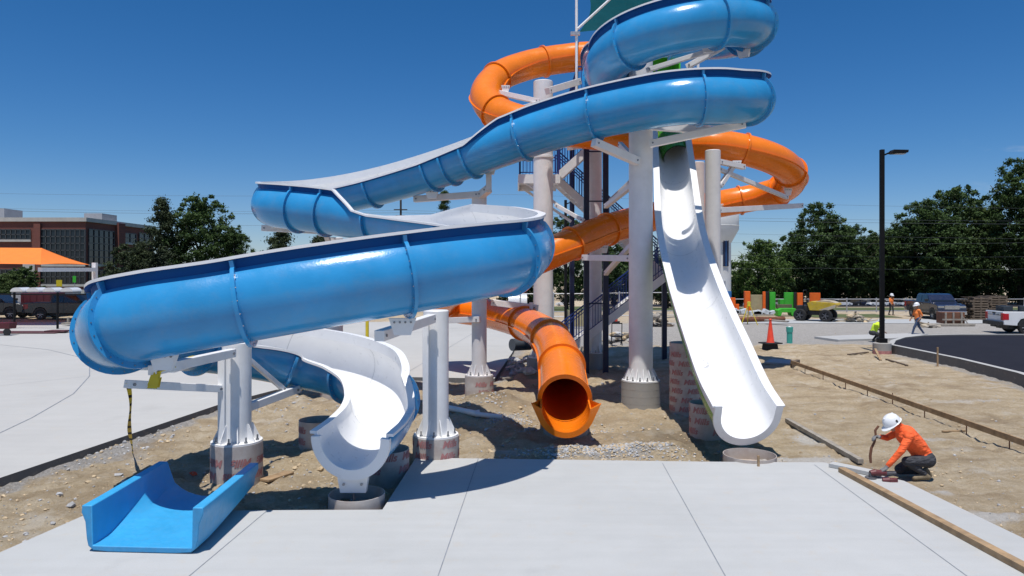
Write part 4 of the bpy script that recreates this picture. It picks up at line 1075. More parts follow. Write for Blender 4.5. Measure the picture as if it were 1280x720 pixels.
# teal pipe stub
b = OG(987, 429); pp = thing('pipe_stub', 'short teal drain pipe stub standing up from the ground', 'pipe', tuple(b))
mb = MB(); mb.lathe([(.14, -.1), (.14, .55), (.16, .56), (.17, .82), (.13, .83), (.13, .4)], 18); local('pipe', mb, 'teal_pvc', pp)
mb = MB(); mb.lathe([(.155, .66), (.155, .80), (.001, .86)], 18); local('end_cap', mb, 'pvc_white', pp)
# white pvc pipe between column and mound
mb = MB(); mb.cyl(OG(556, 516)+V((0, 0, .12)), OG(597, 521)+V((0, 0, .10)), .075); mb.cyl(OG(596, 521)+V((0, 0, .10)), OG(628, 524)+V((0, 0, .07)), .062); mb.cyl(OG(594, 520.5)+V((0, 0, .10)), OG(600, 521.3)+V((0, 0, .10)), .09)
tag(obj('plastic_pipe', mb, 'pvc_white'), 'white plastic pipe lying on dirt between the front slab column and orange tube', 'pipe')
mb = MB(); mb.cyl(P(640, 431, 30.5), P(662, 430, 31.0), .26, n=20); tag(obj('drain_pipe', mb, 'grey_pipe'), 'dark grey pipe length lying at the edge of the rear concrete', 'pipe')
# small red-orange flag on dirt
q = OG(240, 593); fl = thing('marker_flag', 'small red-orange marking flag crumpled on the dirt beside the shadow', 'flag', tuple(q))
mb = MB()
for k in range(6):
    a_ = random.uniform(0, 6.28); mb.add([(0, 0, .01), (.10*math.cos(a_), .08*math.sin(a_), .02), (.09*math.cos(a_+.7), .08*math.sin(a_+.7), .05), (.02, .01, .09)], [(0, 1, 2, 3)])
local('flag_cloth', mb, 'signal_orange', fl, smooth=0); mb = MB(); mb.cyl((0, 0, -.05), (.02, .01, .1), .004, n=5); local('wire_stem', mb, 'galvanised', fl)
# rubble heap beside the left tower column
rp = thing('rubble_pile', 'heap of broken concrete and wood scraps beside the thick left tower column', 'rubble', tuple(OG(650, 462))); rs2 = random.Random(11)
for k in range(30):
    p = OG(rs2.uniform(638, 664), rs2.uniform(452, 470)); rb = MB(); stone(rb, (p.x, p.y, p.z+rs2.uniform(.03, .3)), rs2.uniform(.12, .28), (1.3, .7, .5), 0); obj('concrete_chunk', rb, 'crushed_stone', rp, smooth=0)
for _ in range(9):
    p = OG(rs2.uniform(634, 658), rs2.uniform(455, 476)); q = p+V((rs2.uniform(-.5, .5), rs2.uniform(-.6, .2), rs2.uniform(.05, .3))); rb = MB(); rb.beam(p+V((0, 0, .06)), q, .1, .06); obj('wood_scrap', rb, 'grey_wood', rp, smooth=0)
# slab offcuts, wood on pit edge, scraps
for k, (px, py, L, a_) in enumerate(((215, 547, .25, .3), (382, 559, .3, 1.1), (320, 547, .3, .2))):
    pass
# ------------------------------------------------------------------ people
def body(name, parent, caps, mats, voxel=.014, smooth_it=4):
    """one continuous figure: tapered limbs and ellipsoids fused into one skin; caps = (a, b, ra, rb, material index)"""
    mb = MB()
    for a, b, ra, rb, mi in caps:
        a, b = V(a), V(b)
        mb.ball(a, ra, 10); mb.ball(b, rb, 10)
        if (b-a).length > 1e-4: mb.cyl(a, b, ra, rb, 12)
    o = local(name, mb, mats, parent, smooth=0)
    rm = o.modifiers.new('skin', 'REMESH'); rm.mode = 'VOXEL'; rm.voxel_size = voxel
    sm = o.modifiers.new('relax', 'SMOOTH'); sm.iterations = smooth_it; sm.factor = .5
    bpy.context.view_layer.update()
    dg = bpy.context.evaluated_depsgraph_get()
    me = bpy.data.meshes.new_from_object(o.evaluated_get(dg)); o.modifiers.clear(); o.data = me
    me.materials.clear()
    for k in mats: me.materials.append(MATS[k])
    nf = len(me.polygons); cen = np.empty(nf*3); me.polygons.foreach_get('center', cen); cen = cen.reshape(-1, 3)
    best = np.full(nf, 1e9); mi_ = np.zeros(nf, int)
    for a, b, ra, rb, mi in caps:
        a, b = np.array(a, float), np.array(b, float); d = b-a; L = d@d
        t = np.clip(((cen-a)@d)/L, 0, 1) if L > 1e-9 else np.zeros(nf)
        dist = np.linalg.norm(cen-a-t[:, None]*d, axis=1)-(ra+(rb-ra)*t)
        k = dist < best; best[k] = dist[k]; mi_[k] = mi
    me.polygons.foreach_set('material_index', mi_.astype(np.int32)); me.polygons.foreach_set('use_smooth', [True]*nf); me.update()
    return o
def head_caps(c, fwd, mi=0, k=1.0):
    """skull, jaw, nose, ears, eye ridge: c head centre, fwd the facing direction"""
    c = V(c); f = V(fwd).normalized(); r = f.cross(V((0, 0, 1))).normalized(); u = r.cross(f)
    g = lambda x, y, z: c+r*x*k+f*y*k+u*z*k
    return [(g(0, -.012, .03), g(0, .015, .03), .085*k, .078*k, mi), (g(0, .02, -.03), g(0, .045, -.075), .065*k, .042*k, mi), (g(0, .088, .012), g(0, .108, -.02), .010*k, .015*k, mi),
            (g(.075, 0, -.005), g(.08, -.008, .02), .014*k, .018*k, mi), (g(-.075, 0, -.005), g(-.08, -.008, .02), .014*k, .018*k, mi), (g(-.03, .074, .032), g(.03, .074, .032), .014*k, .014*k, mi), (g(-.02, .078, -.052), g(.02, .078, -.052), .010*k, .010*k, mi)]
def hat(parent, c, fwd, k=1.0, name='hard_hat', mat='hat_white'):
    c = V(c); f = V(fwd).normalized(); r = f.cross(V((0, 0, 1))).normalized(); u = r.cross(f)
    mb = MB(); M = Matrix((r, f, u)).transposed()
    prof = [(.145, .0), (.143, .02), (.138, .05), (.12, .10), (.085, .138), (.04, .155), (.001, .158)]
    n = 24; vs = []
    for rr_, z in prof:
        for i in range(n):
            a = 2*math.pi*i/n; y = math.sin(a); vs.append(c+M @ V((rr_*.92*math.cos(a)*k, rr_*1.08*y*k, (z+.035)*k)))
    mb.add(vs, [(j*n+i, j*n+(i+1) % n, (j+1)*n+(i+1) % n, (j+1)*n+i) for j in range(len(prof)-1) for i in range(n)])
    br = []
    for i in range(n):
        a = 2*math.pi*i/n; w = .018+.05*max(0, math.sin(a))**2; br += [c+M @ V(((.145*.92)*math.cos(a)*k, .145*1.08*math.sin(a)*k, .035*k)), c+M @ V(((.145*.92+w*.5)*math.cos(a)*k, (.145*1.08+w)*math.sin(a)*k, (.028-.02*max(0, math.sin(a)))*k))]
    mb.add(br, [(2*i, (2*i+2) % (2*n), (2*i+3) % (2*n), 2*i+1) for i in range(n)])
    mb.beam(c+M @ V((0, -.10, .165))*k, c+M @ V((0, .10, .165))*k, .03*k, .03*k)
    h = local(name, mb, mat, parent, smooth=50)
    return h
def hand(c, d, palm_n, k=1.0, mi=2, curl=.9, thumb_side=1):
    """palm, four unequal curled fingers and a thumb from the side of the palm"""
    c = V(c); d = V(d).normalized(); n = (V(palm_n)-d*V(palm_n).dot(d)).normalized(); s = d.cross(n)
    out = [(c-s*.02*k, c+d*.06*k-s*.022*k, .022*k, .02*k, mi), (c+s*.02*k, c+d*.06*k+s*.022*k, .022*k, .02*k, mi)]
    for j, L in enumerate((.066, .078, .072, .056)):
        b = c+d*.075*k+s*(-.032+.0215*j)*k; p = b; dd = d.copy()
        for q in (.45, .32, .23):
            dd = (dd*math.cos(curl*.55)+n*math.sin(curl*.55)).normalized() if q else dd
            e = p+dd*L*q*1.15*k; out.append((p, e, .0105*k, .0095*k, mi)); p = e
            nn = (n-dd*n.dot(dd)); n_ = nn.normalized() if nn.length > .1 else n
    b = c+s*thumb_side*-.034*k+d*.015*k; e = b+(d*.6-s*thumb_side*.55+n*.5).normalized()*.04*k; out += [(b, e, .013*k, .012*k, mi), (e, e+(d*.75+n*.55).normalized()*.03*k, .012*k, .010*k, mi)]
    return out
# kneeling worker, facing left toward the slab corner
kb = OG(1142, 598); kn = thing('person', 'person in orange shirt and white hard hat crouching with a power tool at slab corner', 'person', (kb.x, kb.y, kb.z))
# local axes: x right in the photo, y away from the camera.  He faces -x
S, PT, GL, SK, BT_ = 0, 1, 2, 3, 4
caps = []
hipL, hipR = V((.20, .13, .36)), V((.20, -.10, .36)); chest = V((-.12, .02, .76)); neck = V((-.26, .02, .93)); headc = V((-.36, .02, .955))
caps += [(V((.17, .01, .40)), V((.05, .01, .58)), .165, .17, S), (V((.05, .01, .58)), chest, .172, .18, S), (V((.06, -.07, .55)), V((-.10, -.09, .74)), .12, .13, S), (V((.06, .10, .55)), V((-.10, .13, .74)), .12, .13, S),
         (V((-.16, -.15, .80)), V((-.16, .19, .80)), .085, .085, S), (V((-.16, .02, .83)), neck, .11, .07, S), (neck, headc, .06, .055, SK),
         (V((.20, -.06, .35)), V((.20, .09, .35)), .15, .15, PT)]
# near leg: knee forward and up, foot under the seat; far leg: knee down on the ground
caps += [(V((.20, -.11, .34)), V((-.20, -.14, .34)), .115, .085, PT), (V((-.20, -.14, .34)), V((.10, -.13, .13)), .075, .058, PT), (V((.10, -.13, .13)), V((.14, -.13, .09)), .05, .05, BT_), (V((.14, -.13, .07)), V((-.06, -.14, .045)), .055, .045, BT_), (V((.14, -.13, .09)), V((.18, -.13, .06)), .05, .05, BT_)]
caps += [(V((.18, .12, .33)), V((-.16, .17, .12)), .115, .085, PT), (V((-.16, .17, .10)), V((.20, .15, .08)), .075, .055, PT), (V((.20, .15, .08)), V((.30, .15, .10)), .05, .05, BT_), (V((.30, .15, .11)), V((.37, .15, .02)), .05, .045, BT_), (V((.24, .15, .05)), V((.36, .15, .04)), .045, .045, BT_)]
# near arm reaches down to the tool; far arm raised, hand at the face of the hat holding the hose
eN = V((-.34, -.23, .55)); wN = V((-.55, -.20, .29)); caps += [(V((-.16, -.16, .78)), eN, .078, .062, S), (eN, wN, .06, .046, S)]
eF = V((-.34, .26, .66)); wF = V((-.50, .16, .70)); caps += [(V((-.16, .20, .78)), eF, .075, .058, S), (eF, wF, .056, .044, S)]
caps += hand(wN+V((-.05, 0, -.06)), (-.8, .05, -.4), (-.2, .1, -1), 1.15, GL, 1.0, 1) + hand(wF+V((-.04, -.01, .0)), (-.8, -.2, .15), (-.1, -.4, -1), 1.15, GL, 1.5, -1)
caps += [(wN, wN+V((-.05, 0, -.06)), .036, .034, GL), (wF, wF+V((-.04, -.01, 0)), .036, .034, GL)]
hf = V((-.82, -.12, -.52))
caps += head_caps(headc, hf, SK)
caps += [(headc+V((.07, 0, -.02)), headc+V((.13, .0, -.10)), .09, .085, S)]     # hood / neck cloth
body('body', kn, caps, ['hivis_orange', 'charcoal_cloth', 'glove_grey', 'skin_tone', 'boot_leather'], .0105, 5)
hat(kn, headc+V((.005, 0, .0)), hf, 1.02)
fw = hf.normalized(); rt = fw.cross(V((0, 0, 1))).normalized(); upv = rt.cross(fw)
mb = MB()
for s in (-1, 1): mb.ball(headc+fw*.085+rt*s*.033+upv*.012, .014, 8)
local('eye', mb, 'black_paint', kn)
mb = MB(); mb.tube([headc+fw*.02-rt*.088+upv*.01, headc+fw*.09-rt*.06+upv*.01, headc+fw*.10+upv*.012, headc+fw*.09+rt*.06+upv*.01, headc+fw*.02+rt*.088+upv*.01], .012, 6); local('safety_glasses', mb, 'dark_glass', kn)
mb = MB()
for s in (.155, -.155):
    p = headc+upv*.08-fw*.03+rt*s*.85; mb.box(p, (.012, .03, .04), M=Matrix((rt, fw, upv)).transposed())
local('hat_clip', mb, 'play_black', kn, smooth=0)
# the tool and its hose rest on the slab: a thing of its own
tl = thing('grinder', 'small red and grey power grinder held on the slab by the crouching worker', 'tool', tuple(kb+V((-.72, -.2, .05))))
mb = MB(); mb.cyl((.12, 0, .10), (-.06, .0, .11), .05, .055, 12); mb.cyl((-.06, 0, .11), (-.15, 0, .10), .06, .045, 12); local('motor_body', mb, 'tool_red', tl)
mb = MB(); mb.cyl((-.14, 0, .10), (-.14, -.0, .02), .035, .035, 12); mb.cyl((-.14, 0, .03), (-.14, 0, .015), .095, .095, 20); local('grinding_head', mb, 'tool_grey', tl)
mb = MB(); mb.cyl((.12, 0, .10), (.30, .02, .10), .035, .03, 10); local('handle', mb, 'tool_grey', tl)
mb = MB(); mb.cyl((-.02, -.16, .02), (.10, -.20, .03), .045, .05, 12); mb.box((.14, -.2, .03), (.14, .09, .07)); local('battery_case', mb, 'tool_red', tl, bevel=.01)
mb = MB(); mb.tube([wF+kb-tl.location+V((-.10, -.02, q[1]))+V((q[0], 0, 0)) for q in ((.05, .20), (-.01, .12), (-.0, .02), (-.02, -.08), (-.08, -.2), (-.10, -.34), (-.09, -.46))], [.02, .022, .02, .02, .024, .026, .022], 8)
local('chisel', mb, 'brown_board', tl)
# walking worker
def walker(label, base, face, shirt, pants, k=1.0, stride=.32, vestband=False, voxel=.02):
    t = thing('person', label, 'person', tuple(base), rz=math.atan2(face[1], face[0])-math.pi/2)
    c = []
    z = lambda v: v*k
    c += [(V((0, 0, 1.0))*k, V((0, .02, 1.25))*k, .15*k, .16*k, 0), (V((0, .02, 1.25))*k, V((0, .02, 1.40))*k, .165*k, .12*k, 0), (V((-.16, .02, 1.42))*k, V((.16, .02, 1.42))*k, .075*k, .075*k, 0), (V((0, .02, 1.45))*k, V((0, .04, 1.60))*k, .06*k, .055*k, 2), (V((-.08, 0, .95))*k, V((.08, 0, .95))*k, .13*k, .13*k, 1)]
    for s, f in ((-1, 1), (1, -1)):
        hip = V((s*.09, 0, .93))*k; knee = V((s*.10, f*stride*.55+.05, .50))*k; an = V((s*.10, f*stride-(0 if f > 0 else .05), .10+(0.0 if f > 0 else .03)))*k
        c += [(hip, knee, .095*k, .068*k, 1), (knee, an, .066*k, .05*k, 1), (an, an+V((0, -.04, -.05))*k, .048*k, .045*k, 3), (an+V((0, -.05, -.06))*k, an+V((0, .16, -.065))*k, .045*k, .035*k, 3)]
        sh = V((s*.19, .02, 1.42))*k; el = V((s*.24, -f*.10, 1.15))*k; wr = V((s*.23, -f*.10+.14, .95))*k
        c += [(sh, el, .062*k, .05*k, 0), (el, wr, .045*k, .036*k, 2)]; c += hand(wr+(wr-el).normalized()*.03*k, wr-el, (-s, .3, 0), k, 2, .7, s)
    hc = V((0, .05, 1.68))*k; c += head_caps(hc, (0, 1, -.15), 2, k)
    body('body', t, c, [shirt, pants, 'skin_tone', 'boot_leather'], voxel, 4)
    hat(t, hc, (0, 1, -.15), k)
    return t
p = OG(1147, 420); walker('walking person in orange shirt, jeans and white hard hat beyond the asphalt', p, (-1, -.12), 'hivis_pale_orange', 'denim', 1.02, .40)
p = OG(1114, 394); walker('distant person in orange vest standing near the fence beyond the lamp post', p, (.3, -1), 'hivis_pale_orange', 'charcoal_cloth', .98, .1)
# worker in yellow vest stooping behind the lamp base
yb = OG(1093, 427.5); t = thing('person', 'person in yellow vest and white hard hat stooping behind the lamp post base', 'person', tuple(yb))
c = [(V((-.05, 0, .50)), V((.02, -.05, .78)), .16, .17, 0), (V((.02, -.05, .78)), V((.12, -.10, .92)), .17, .13, 0), (V((-.04, -.20, .90)), V((.18, .12, .90)), .08, .08, 0), (V((.12, -.08, .95)), V((.24, -.14, 1.06)), .07, .06, 2), (V((-.10, -.1, .48)), V((-.10, .1, .48)), .14, .14, 1)]
for s in (-1, 1):
    c += [(V((-.1, s*.1, .46)), V((.25, s*.14, .40)), .105, .075, 1), (V((.25, s*.14, .40)), V((.0, s*.14, .10)), .07, .05, 1), (V((0, s*.14, .06)), V((.16, s*.15, .05)), .05, .04, 3),
          (V((.05, s*.18-.04, .90)), V((.22, s*.22-.05, .68)), .065, .05, 0), (V((.22, s*.22-.05, .68)), V((.42, s*.12-.05, .55)), .046, .036, 2)]
    c += hand(V((.45, s*.12-.05, .53)), (.8, 0, -.4), (0, 0, -1), 1, 2, .8, s)
hc = V((.28, -.16, 1.13)); c += head_caps(hc, (.8, -.3, -.5), 2)
body('body', t, c, ['hivis_yellow', 'charcoal_cloth', 'skin_tone', 'boot_leather'], .02, 4); hat(t, hc, (.8, -.3, -.5))

# ------------------------------------------------------------------ vehicles
def wheel(root, x, y, r, w, spokes=6, rimm='car_silver'):
    mb = MB(); prof = [(r*.62, -w/2), (r*.93, -w/2), (r, -w*.34), (r, w*.34), (r*.93, w/2), (r*.62, w/2)]
    M = Matrix.Translation((x, y, r)) @ Matrix.Rotation(R(90), 4, 'X')
    t_ = MB(); t_.lathe(prof, 24); t_.v = [tuple(M @ V(p)) for p in t_.v]
    ty = local('tyre', t_, 'rubber', root, smooth=40)
    s = 1 if y > 0 else -1
    h = MB(); zz = -s*w*.42
    h.lathe([(r*.63, zz), (r*.60, zz*.7), (r*.58, zz*.5)], 24); h.lathe([(r*.58, zz*.45), (.001, zz*.45)], 24, mi=1); h.lathe([(r*.18, zz*.95), (.001, zz*.98)], 12)
    for k in range(spokes):
        a = 2*math.pi*k/spokes; h.beam((0, 0, zz*.85), (r*.6*math.cos(a), r*.6*math.sin(a), zz*.85), r*.13, r*.10)
    h.v = [tuple(M @ V(p)) for p in h.v]
    rim = local('rim', h, [rimm, 'play_black'], root, smooth=30); rim.parent = ty
def pickup(label, loc, rz, paintm, L=5.9, W=2.0, hgt=1.95, wr=.40, bed_z=1.32, extras=None):
    """forward is +x, origin under the middle"""
    t = thing('pickup_truck', label, 'pickup truck', loc, rz=rz)
    x0, x1 = -L/2, L/2; fw_, rw = x1-.95, x0+1.25
    low = .50
    def side(xc): return [(xc-wr*1.2, low), (xc-wr*1.15, low+wr*.35), (xc-wr*.75, low+wr*.95), (xc, low+wr*1.15), (xc+wr*.75, low+wr*.95), (xc+wr*1.15, low+wr*.35), (xc+wr*1.2, low)]
    hood = bed_z-.10
    prof = [(x0+.04, low+.05)]+side(rw)+side(fw_)+[(x1-.06, low+.02), (x1, low+.35), (x1-.05, hood-.16), (x1-.25, hood-.02), (x1-1.45, hood+.08), (x0+2.15, bed_z), (x0, bed_z), (x0, low+.4)]
    mb = MB(); mb.ext(prof, -W/2, W/2)
    b = local('body', mb, paintm, t, smooth=25, bevel=.03)
    mb = MB(); cab = [(x0+2.02, bed_z-.02), (x0+2.10, hgt-.10), (x0+2.35, hgt), (x1-2.25, hgt), (x1-1.98, hgt-.06), (x1-1.30, hood+.06)]
    n = len(cab); vs = []
    for y, k in ((-W/2+.03, 0), (W/2-.03, 0)):
        for x, z in cab: 
            f = (z-bed_z)/(hgt-bed_z); vs.append((x, y*(1-.13*max(0, f)), z))
    mb.add(vs, [tuple(range(n)), tuple(range(2*n-1, n-1, -1))]+[(i+n, (i+1) % n+n, (i+1) % n, i) for i in range(n)])
    local('cab', mb, paintm, t, smooth=25, bevel=.03)
    def pane(q, mat='dark_glass', nm='window'):
        m2 = MB(); c_ = sum((V(p) for p in q), V())/len(q); m2.add(q, [tuple(range(len(q)))]); return local(nm, m2, mat, t, smooth=0)
    for s in (-1, 1):
        yy = lambda z: s*((W/2-.03)*(1-.13*max(0, (z-bed_z)/(hgt-bed_z)))+.012)
        zb, zt = bed_z+.04, hgt-.13
        for xa, xb, xc_, xd in ((x0+2.22, x0+3.02, x0+3.02, x0+2.28), (x0+3.10, x1-1.50, x1-1.98, x0+3.10)):
            pane([(xa, yy(zb), zb), (xb, yy(zb), zb), (xc_, yy(zt), zt), (xd, yy(zt), zt)])
        for xa in (x0+3.06, x0+2.16, x1-1.42):
            m2 = MB(); m2.box((xa, s*(W/2+.001), .95), (.012, .012, .62)); local('door_seam', m2, 'play_black', t, smooth=0)
        for xa in (x0+2.42, x0+3.3):
            m2 = MB(); m2.box((xa, s*(W/2+.02), bed_z-.16), (.2, .04, .045)); local('door_handle', m2, 'chrome' if paintm == 'car_navy' else paintm, t, smooth=0, bevel=.01)
        m2 = MB(); m2.box((x1-1.55, s*(W/2+.14), bed_z+.15), (.14, .24, .2)); local('mirror', m2, 'play_black', t, smooth=0, bevel=.03)
        m2 = MB(); m2.box((x0+.02, s*(W/2-.12), bed_z-.30), (.08, .26, .40)); m2.box((x0+.16, s*(W/2+.0), bed_z-.30), (.30, .02, .36)); local('tail_light', m2, 'lamp_red', t, smooth=0, bevel=.02)
        m2 = MB(); m2.box((x1-.07, s*(W/2-.25), hood-.20), (.10, .46, .2)); local('headlight', m2, 'chrome', t, smooth=0, bevel=.03)
        m2 = MB()
        for xc_ in (rw, fw_):
            m2.ext([(xc_+wr*1.12*math.cos(a), low-.02+wr*1.08*max(0, math.sin(a))) for a in np.linspace(math.pi, 0, 11)], s*(W/2-.2), s*(W/2+.004))
        local('wheel_well', m2, 'play_black', t, smooth=0)
        for xc_ in (rw, fw_): wheel(t, xc_, s*(W/2-.13), wr, .27)
    z_ = hgt-.14; pane([(x1-1.36, -W/2+.16, hood+.13), (x1-1.36, W/2-.16, hood+.13), (x1-1.93, W/2-.26, z_), (x1-1.93, -W/2+.26, z_)], nm='windscreen')
    pane([(x0+2.0, -W/2+.25, bed_z+.1), (x0+2.0, W/2-.25, bed_z+.1), (x0+2.07, W/2-.30, z_), (x0+2.07, -W/2+.30, z_)], nm='rear_window')
    mb = MB(); mb.box((x0+1.05, 0, bed_z+.003), (1.95, W-.28, .01)); local('bed_floor', mb, 'play_black', t, smooth=0)
    mb = MB(); mb.box((x0-.09, 0, low+.12), (.22, W-.06, .24)); mb.box((x0-.05, 0, low-.04), (.12, .5, .14)); local('rear_bumper', mb, 'play_black' if paintm != 'car_navy' else 'chrome', t, smooth=0, bevel=.03)
    mb = MB(); mb.box((x1+.02, 0, low+.10), (.20, W-.04, .26)); local('front_bumper', mb, 'chrome' if paintm == 'car_navy' else 'play_black', t, smooth=0, bevel=.03)
    mb = MB(); mb.box((x1-.03, 0, hood-.22), (.08, W-.95, .30)); local('grille', mb, 'chrome' if paintm == 'car_navy' else 'play_black', t, smooth=0, bevel=.02)
    mb = MB(); mb.box((x0-.012, 0, bed_z-.22), (.02, W-.55, .02)); mb.box((x0-.015, 0, bed_z-.12), (.03, .3, .08)); local('tailgate_handle', mb, 'play_black', t, smooth=0)
    mb = MB(); mb.box((0, 0, .42), (L-.8, W*.62, .28)); local('chassis', mb, 'play_black', t, smooth=0)
    return t
q = OG(80, 399.5); pickup('charcoal pickup truck parked behind the fence left of the blue slide', (q.x+.1, q.y+.6, q.z), 0, 'car_charcoal', L=5.9, hgt=1.98, wr=.42)
q = OG(1173, 398.5); pickup('dark navy pickup truck with chrome grille parked beyond the walking worker', (q.x, q.y+.6, q.z), R(-97), 'car_navy')
q = OG(1254, 418); d = V((math.cos(R(-8)), math.sin(R(-8)), 0)); nrm = V((-d.y, d.x, 0))
wt = pickup('white pickup truck at right edge, tailgate and red tail light showing', tuple(V((q.x, q.y, q.z))+d*2.95+nrm*1.0), R(-8), 'car_white')
mb = MB(); mb.box((-2.3, .2, 1.45), (.5, .9, .3)); mb.cyl((-1.6, -.3, 1.3), (-1.6, -.3, 1.62), .2, n=14); 
local('bed_cargo', mb, 'grey_pipe', wt, smooth=30)
emb, ef = text_flat('F-150', .10, .1, .002)
mb = MB(); mb.add([(-2.965, -.45-x, 1.13+y) for x, y, _ in emb], ef)
mb.add([(-2.965, .10*math.cos(k*.5236), 1.11+.045*math.sin(k*.5236)) for k in range(12)], [tuple(range(12))], 1)
local('tailgate_badge', mb, ['play_black', 'play_blue'], wt, smooth=0)
# dark vehicle cut by the left edge
q = OG(8, 399); pickup('black pickup truck cut off by the left edge of the photo', (q.x-1.7, q.y+.9, q.z), R(8), 'car_black', L=5.4, wr=.42)
def car(label, loc, rz, paintm, kind='sedan', group='cars parked in the far lot', cat='car'):
    label = label.replace('parked in the far lot', 'in the far lot'); t = thing('parked_car', label, cat, loc, rz=rz, group=group)
    Lc, Wc, Hc = (4.6, 1.8, 1.45) if kind == 'sedan' else (4.7, 1.9, 1.75)
    a = Lc/2
    prof = [(-a, .35), (-a+.02, .75), (-a+.1, .95), (a-1.1, .98), (a-.15, .78), (a, .6), (a-.02, .32), (a-.5, .25), (-a+.4, .25)]
    mb = MB(); mb.ext(prof, -Wc/2, Wc/2); local('body', mb, paintm, t, smooth=25, bevel=.05)
    rear = -a+.55 if kind == 'sedan' else -a+.08
    gl = [(rear, .95), (rear+.45, Hc-.08), (a-2.15, Hc-.08), (a-1.15, .97)]
    mb = MB(); mb.ext(gl, -Wc/2+.08, Wc/2-.08); local('window', mb, 'dark_glass', t, smooth=0, bevel=.04)
    rf = [(rear+.42, Hc-.12), (rear+.55, Hc), (a-2.25, Hc), (a-2.08, Hc-.12)]
    mb = MB(); mb.ext(rf, -Wc/2+.10, Wc/2-.10); local('roof', mb, paintm, t, smooth=0, bevel=.04)
    for s in (-1, 1):
        for xc_ in (-a+.85, a-.9):
            mb = MB(); mb.cyl((xc_, s*(Wc/2-.2), .33), (xc_, s*(Wc/2+.01), .33), .33, n=16); mb.cyl((xc_, s*(Wc/2+.01), .33), (xc_, s*(Wc/2+.015), .33), .2, n=12, mi=1); local('wheel', mb, ['rubber', 'car_silver'], t, smooth=40)
    return t
cars = [(906, 376, 'car_silver', 'sedan', 'silver'), (918, 379, 'car_white', 'suv', 'white boxy'), (929, 376, 'car_navy', 'sedan', 'navy'), (961, 378, 'car_silver', 'suv', 'silver boxy'), (973, 380, 'car_white', 'suv', 'white boxy'), (1028, 380, 'car_red', 'sedan', 'red'), (1053, 379, 'car_white', 'suv', 'white boxy'), (1074, 380, 'car_navy', 'sedan', 'navy'), (1086, 380, 'car_silver', 'sedan', 'silver'), (1096, 378, 'car_white', 'suv', 'white boxy'),
        (1111, 380, 'car_white', 'sedan', 'white low'), (1122, 380, 'car_black', 'sedan', 'black'), (1136, 379, 'car_white', 'suv', 'white boxy'), (1064, 376, 'car_black', 'suv', 'black boxy'), (742, 379, 'car_silver', 'sedan', 'silver'), (706, 379, 'car_white', 'suv', 'white boxy')]
where = {906: 'just right of the white silo tower', 918: 'above the wide orange panel', 929: 'left of the tan play panel', 961: 'seen between the black and green panels', 973: 'right behind the leaning green panel', 1028: 'above the yellow dumper', 1053: 'nearest left of the lamp post row', 1074: 'between two pale cars left of lamp post', 1086: 'just left of the lamp post', 1096: 'touching the lamp post on its left',
         1111: 'above the orange-vest worker', 1122: 'left of the walking worker', 1136: 'just left of the walking worker', 1064: 'back row, left of lamp post', 742: 'glimpsed behind the stair tower posts', 706: 'glimpsed right of the thick left tower column'}
for i, (px, py, mt, kd, nm) in enumerate(cars):
    Y = 186+ (i % 3)*4; x = (px-640)/F*Y
    car(f'{nm} car parked in the far lot, {where[px]}', (x, Y, zg(x, Y)), R((0, 180, 12, 170)[i % 4]), mt, kd)

# front-tipping site dumper
q = OG(1025, 402); dm = thing('site_dumper', 'yellow wheeled site dumper with a mud caked skip parked on the gravel', 'dumper', (q.x, q.y+.6, q.z), rz=R(-38)); dm.scale = (.86,)*3
mb = MB(); sk = [(-.35, .95), (-.55, 1.55), (-.2, 1.72), (1.75, 1.60), (1.85, 1.45), (.9, .92)]
mb.ext(sk, -.85, .85); o = local('skip', mb, ['dumper_yellow'], dm, smooth=0, bevel=.03)
mb = MB(); mb.ext([(-.1, 1.64), (.5, 1.82), (1.3, 1.76), (1.75, 1.58)], -.7, .7); mb.ext([(.4, 1.0), (1.78, 1.5), (1.70, 1.22), (1.0, .93)], -.875, -.855); local('mud_load', mb, 'dry_mud', dm, smooth=0)
mb = MB(); mb.box((-.2, 0, .72), (2.6, .7, .38)); mb.box((-1.1, 0, 1.05), (.9, .95, .55)); local('chassis', mb, 'play_black', dm, smooth=0, bevel=.04)
mb = MB(); mb.box((-.55, 0, 1.35), (.4, .45, .12)); mb.box((-.75, 0, 1.6), (.12, .45, .5)); local('seat', mb, 'rubber', dm, smooth=0, bevel=.03)
mb = MB(); mb.tube([(-.95, -.5, 1.3), (-.95, -.5, 2.55), (-.95, -.4, 2.65), (-.95, .4, 2.65), (-.95, .5, 2.55), (-.95, .5, 1.3)], .04, 8); local('roll_bar', mb, 'black_paint', dm)
for x_ in (-1.15, .95):
    for s in (-1, 1): wheel(dm, x_, s*.78, .52, .42, 5, 'tool_grey')
# survey tripod
q = OG(936, 406); tr = thing('survey_tripod', 'yellow survey tripod with instrument standing on the gravel', 'tripod', tuple(q))
for k in range(3):
    a_ = R(80+120*k); mb = MB(); mb.beam((.09*math.cos(a_), .09*math.sin(a_), 1.3), (.62*math.cos(a_), .62*math.sin(a_), 0), .06, .035); mb.cyl((.6*math.cos(a_), .6*math.sin(a_), .08), (.64*math.cos(a_), .64*math.sin(a_), -.03), .02, n=6); local('leg', mb, 'caution_yellow', tr, smooth=0)
mb = MB(); mb.lathe([(.001, 1.27), (.14, 1.27), (.14, 1.34), (.08, 1.36), (.001, 1.36)], 14); local('head_plate', mb, 'caution_yellow', tr)
mb = MB(); mb.box((0, 0, 1.47), (.2, .16, .24)); mb.cyl((-.12, -.02, 1.48), (.12, -.02, 1.48), .05, n=10); local('instrument', mb, 'sign_yellow', tr, bevel=.02)
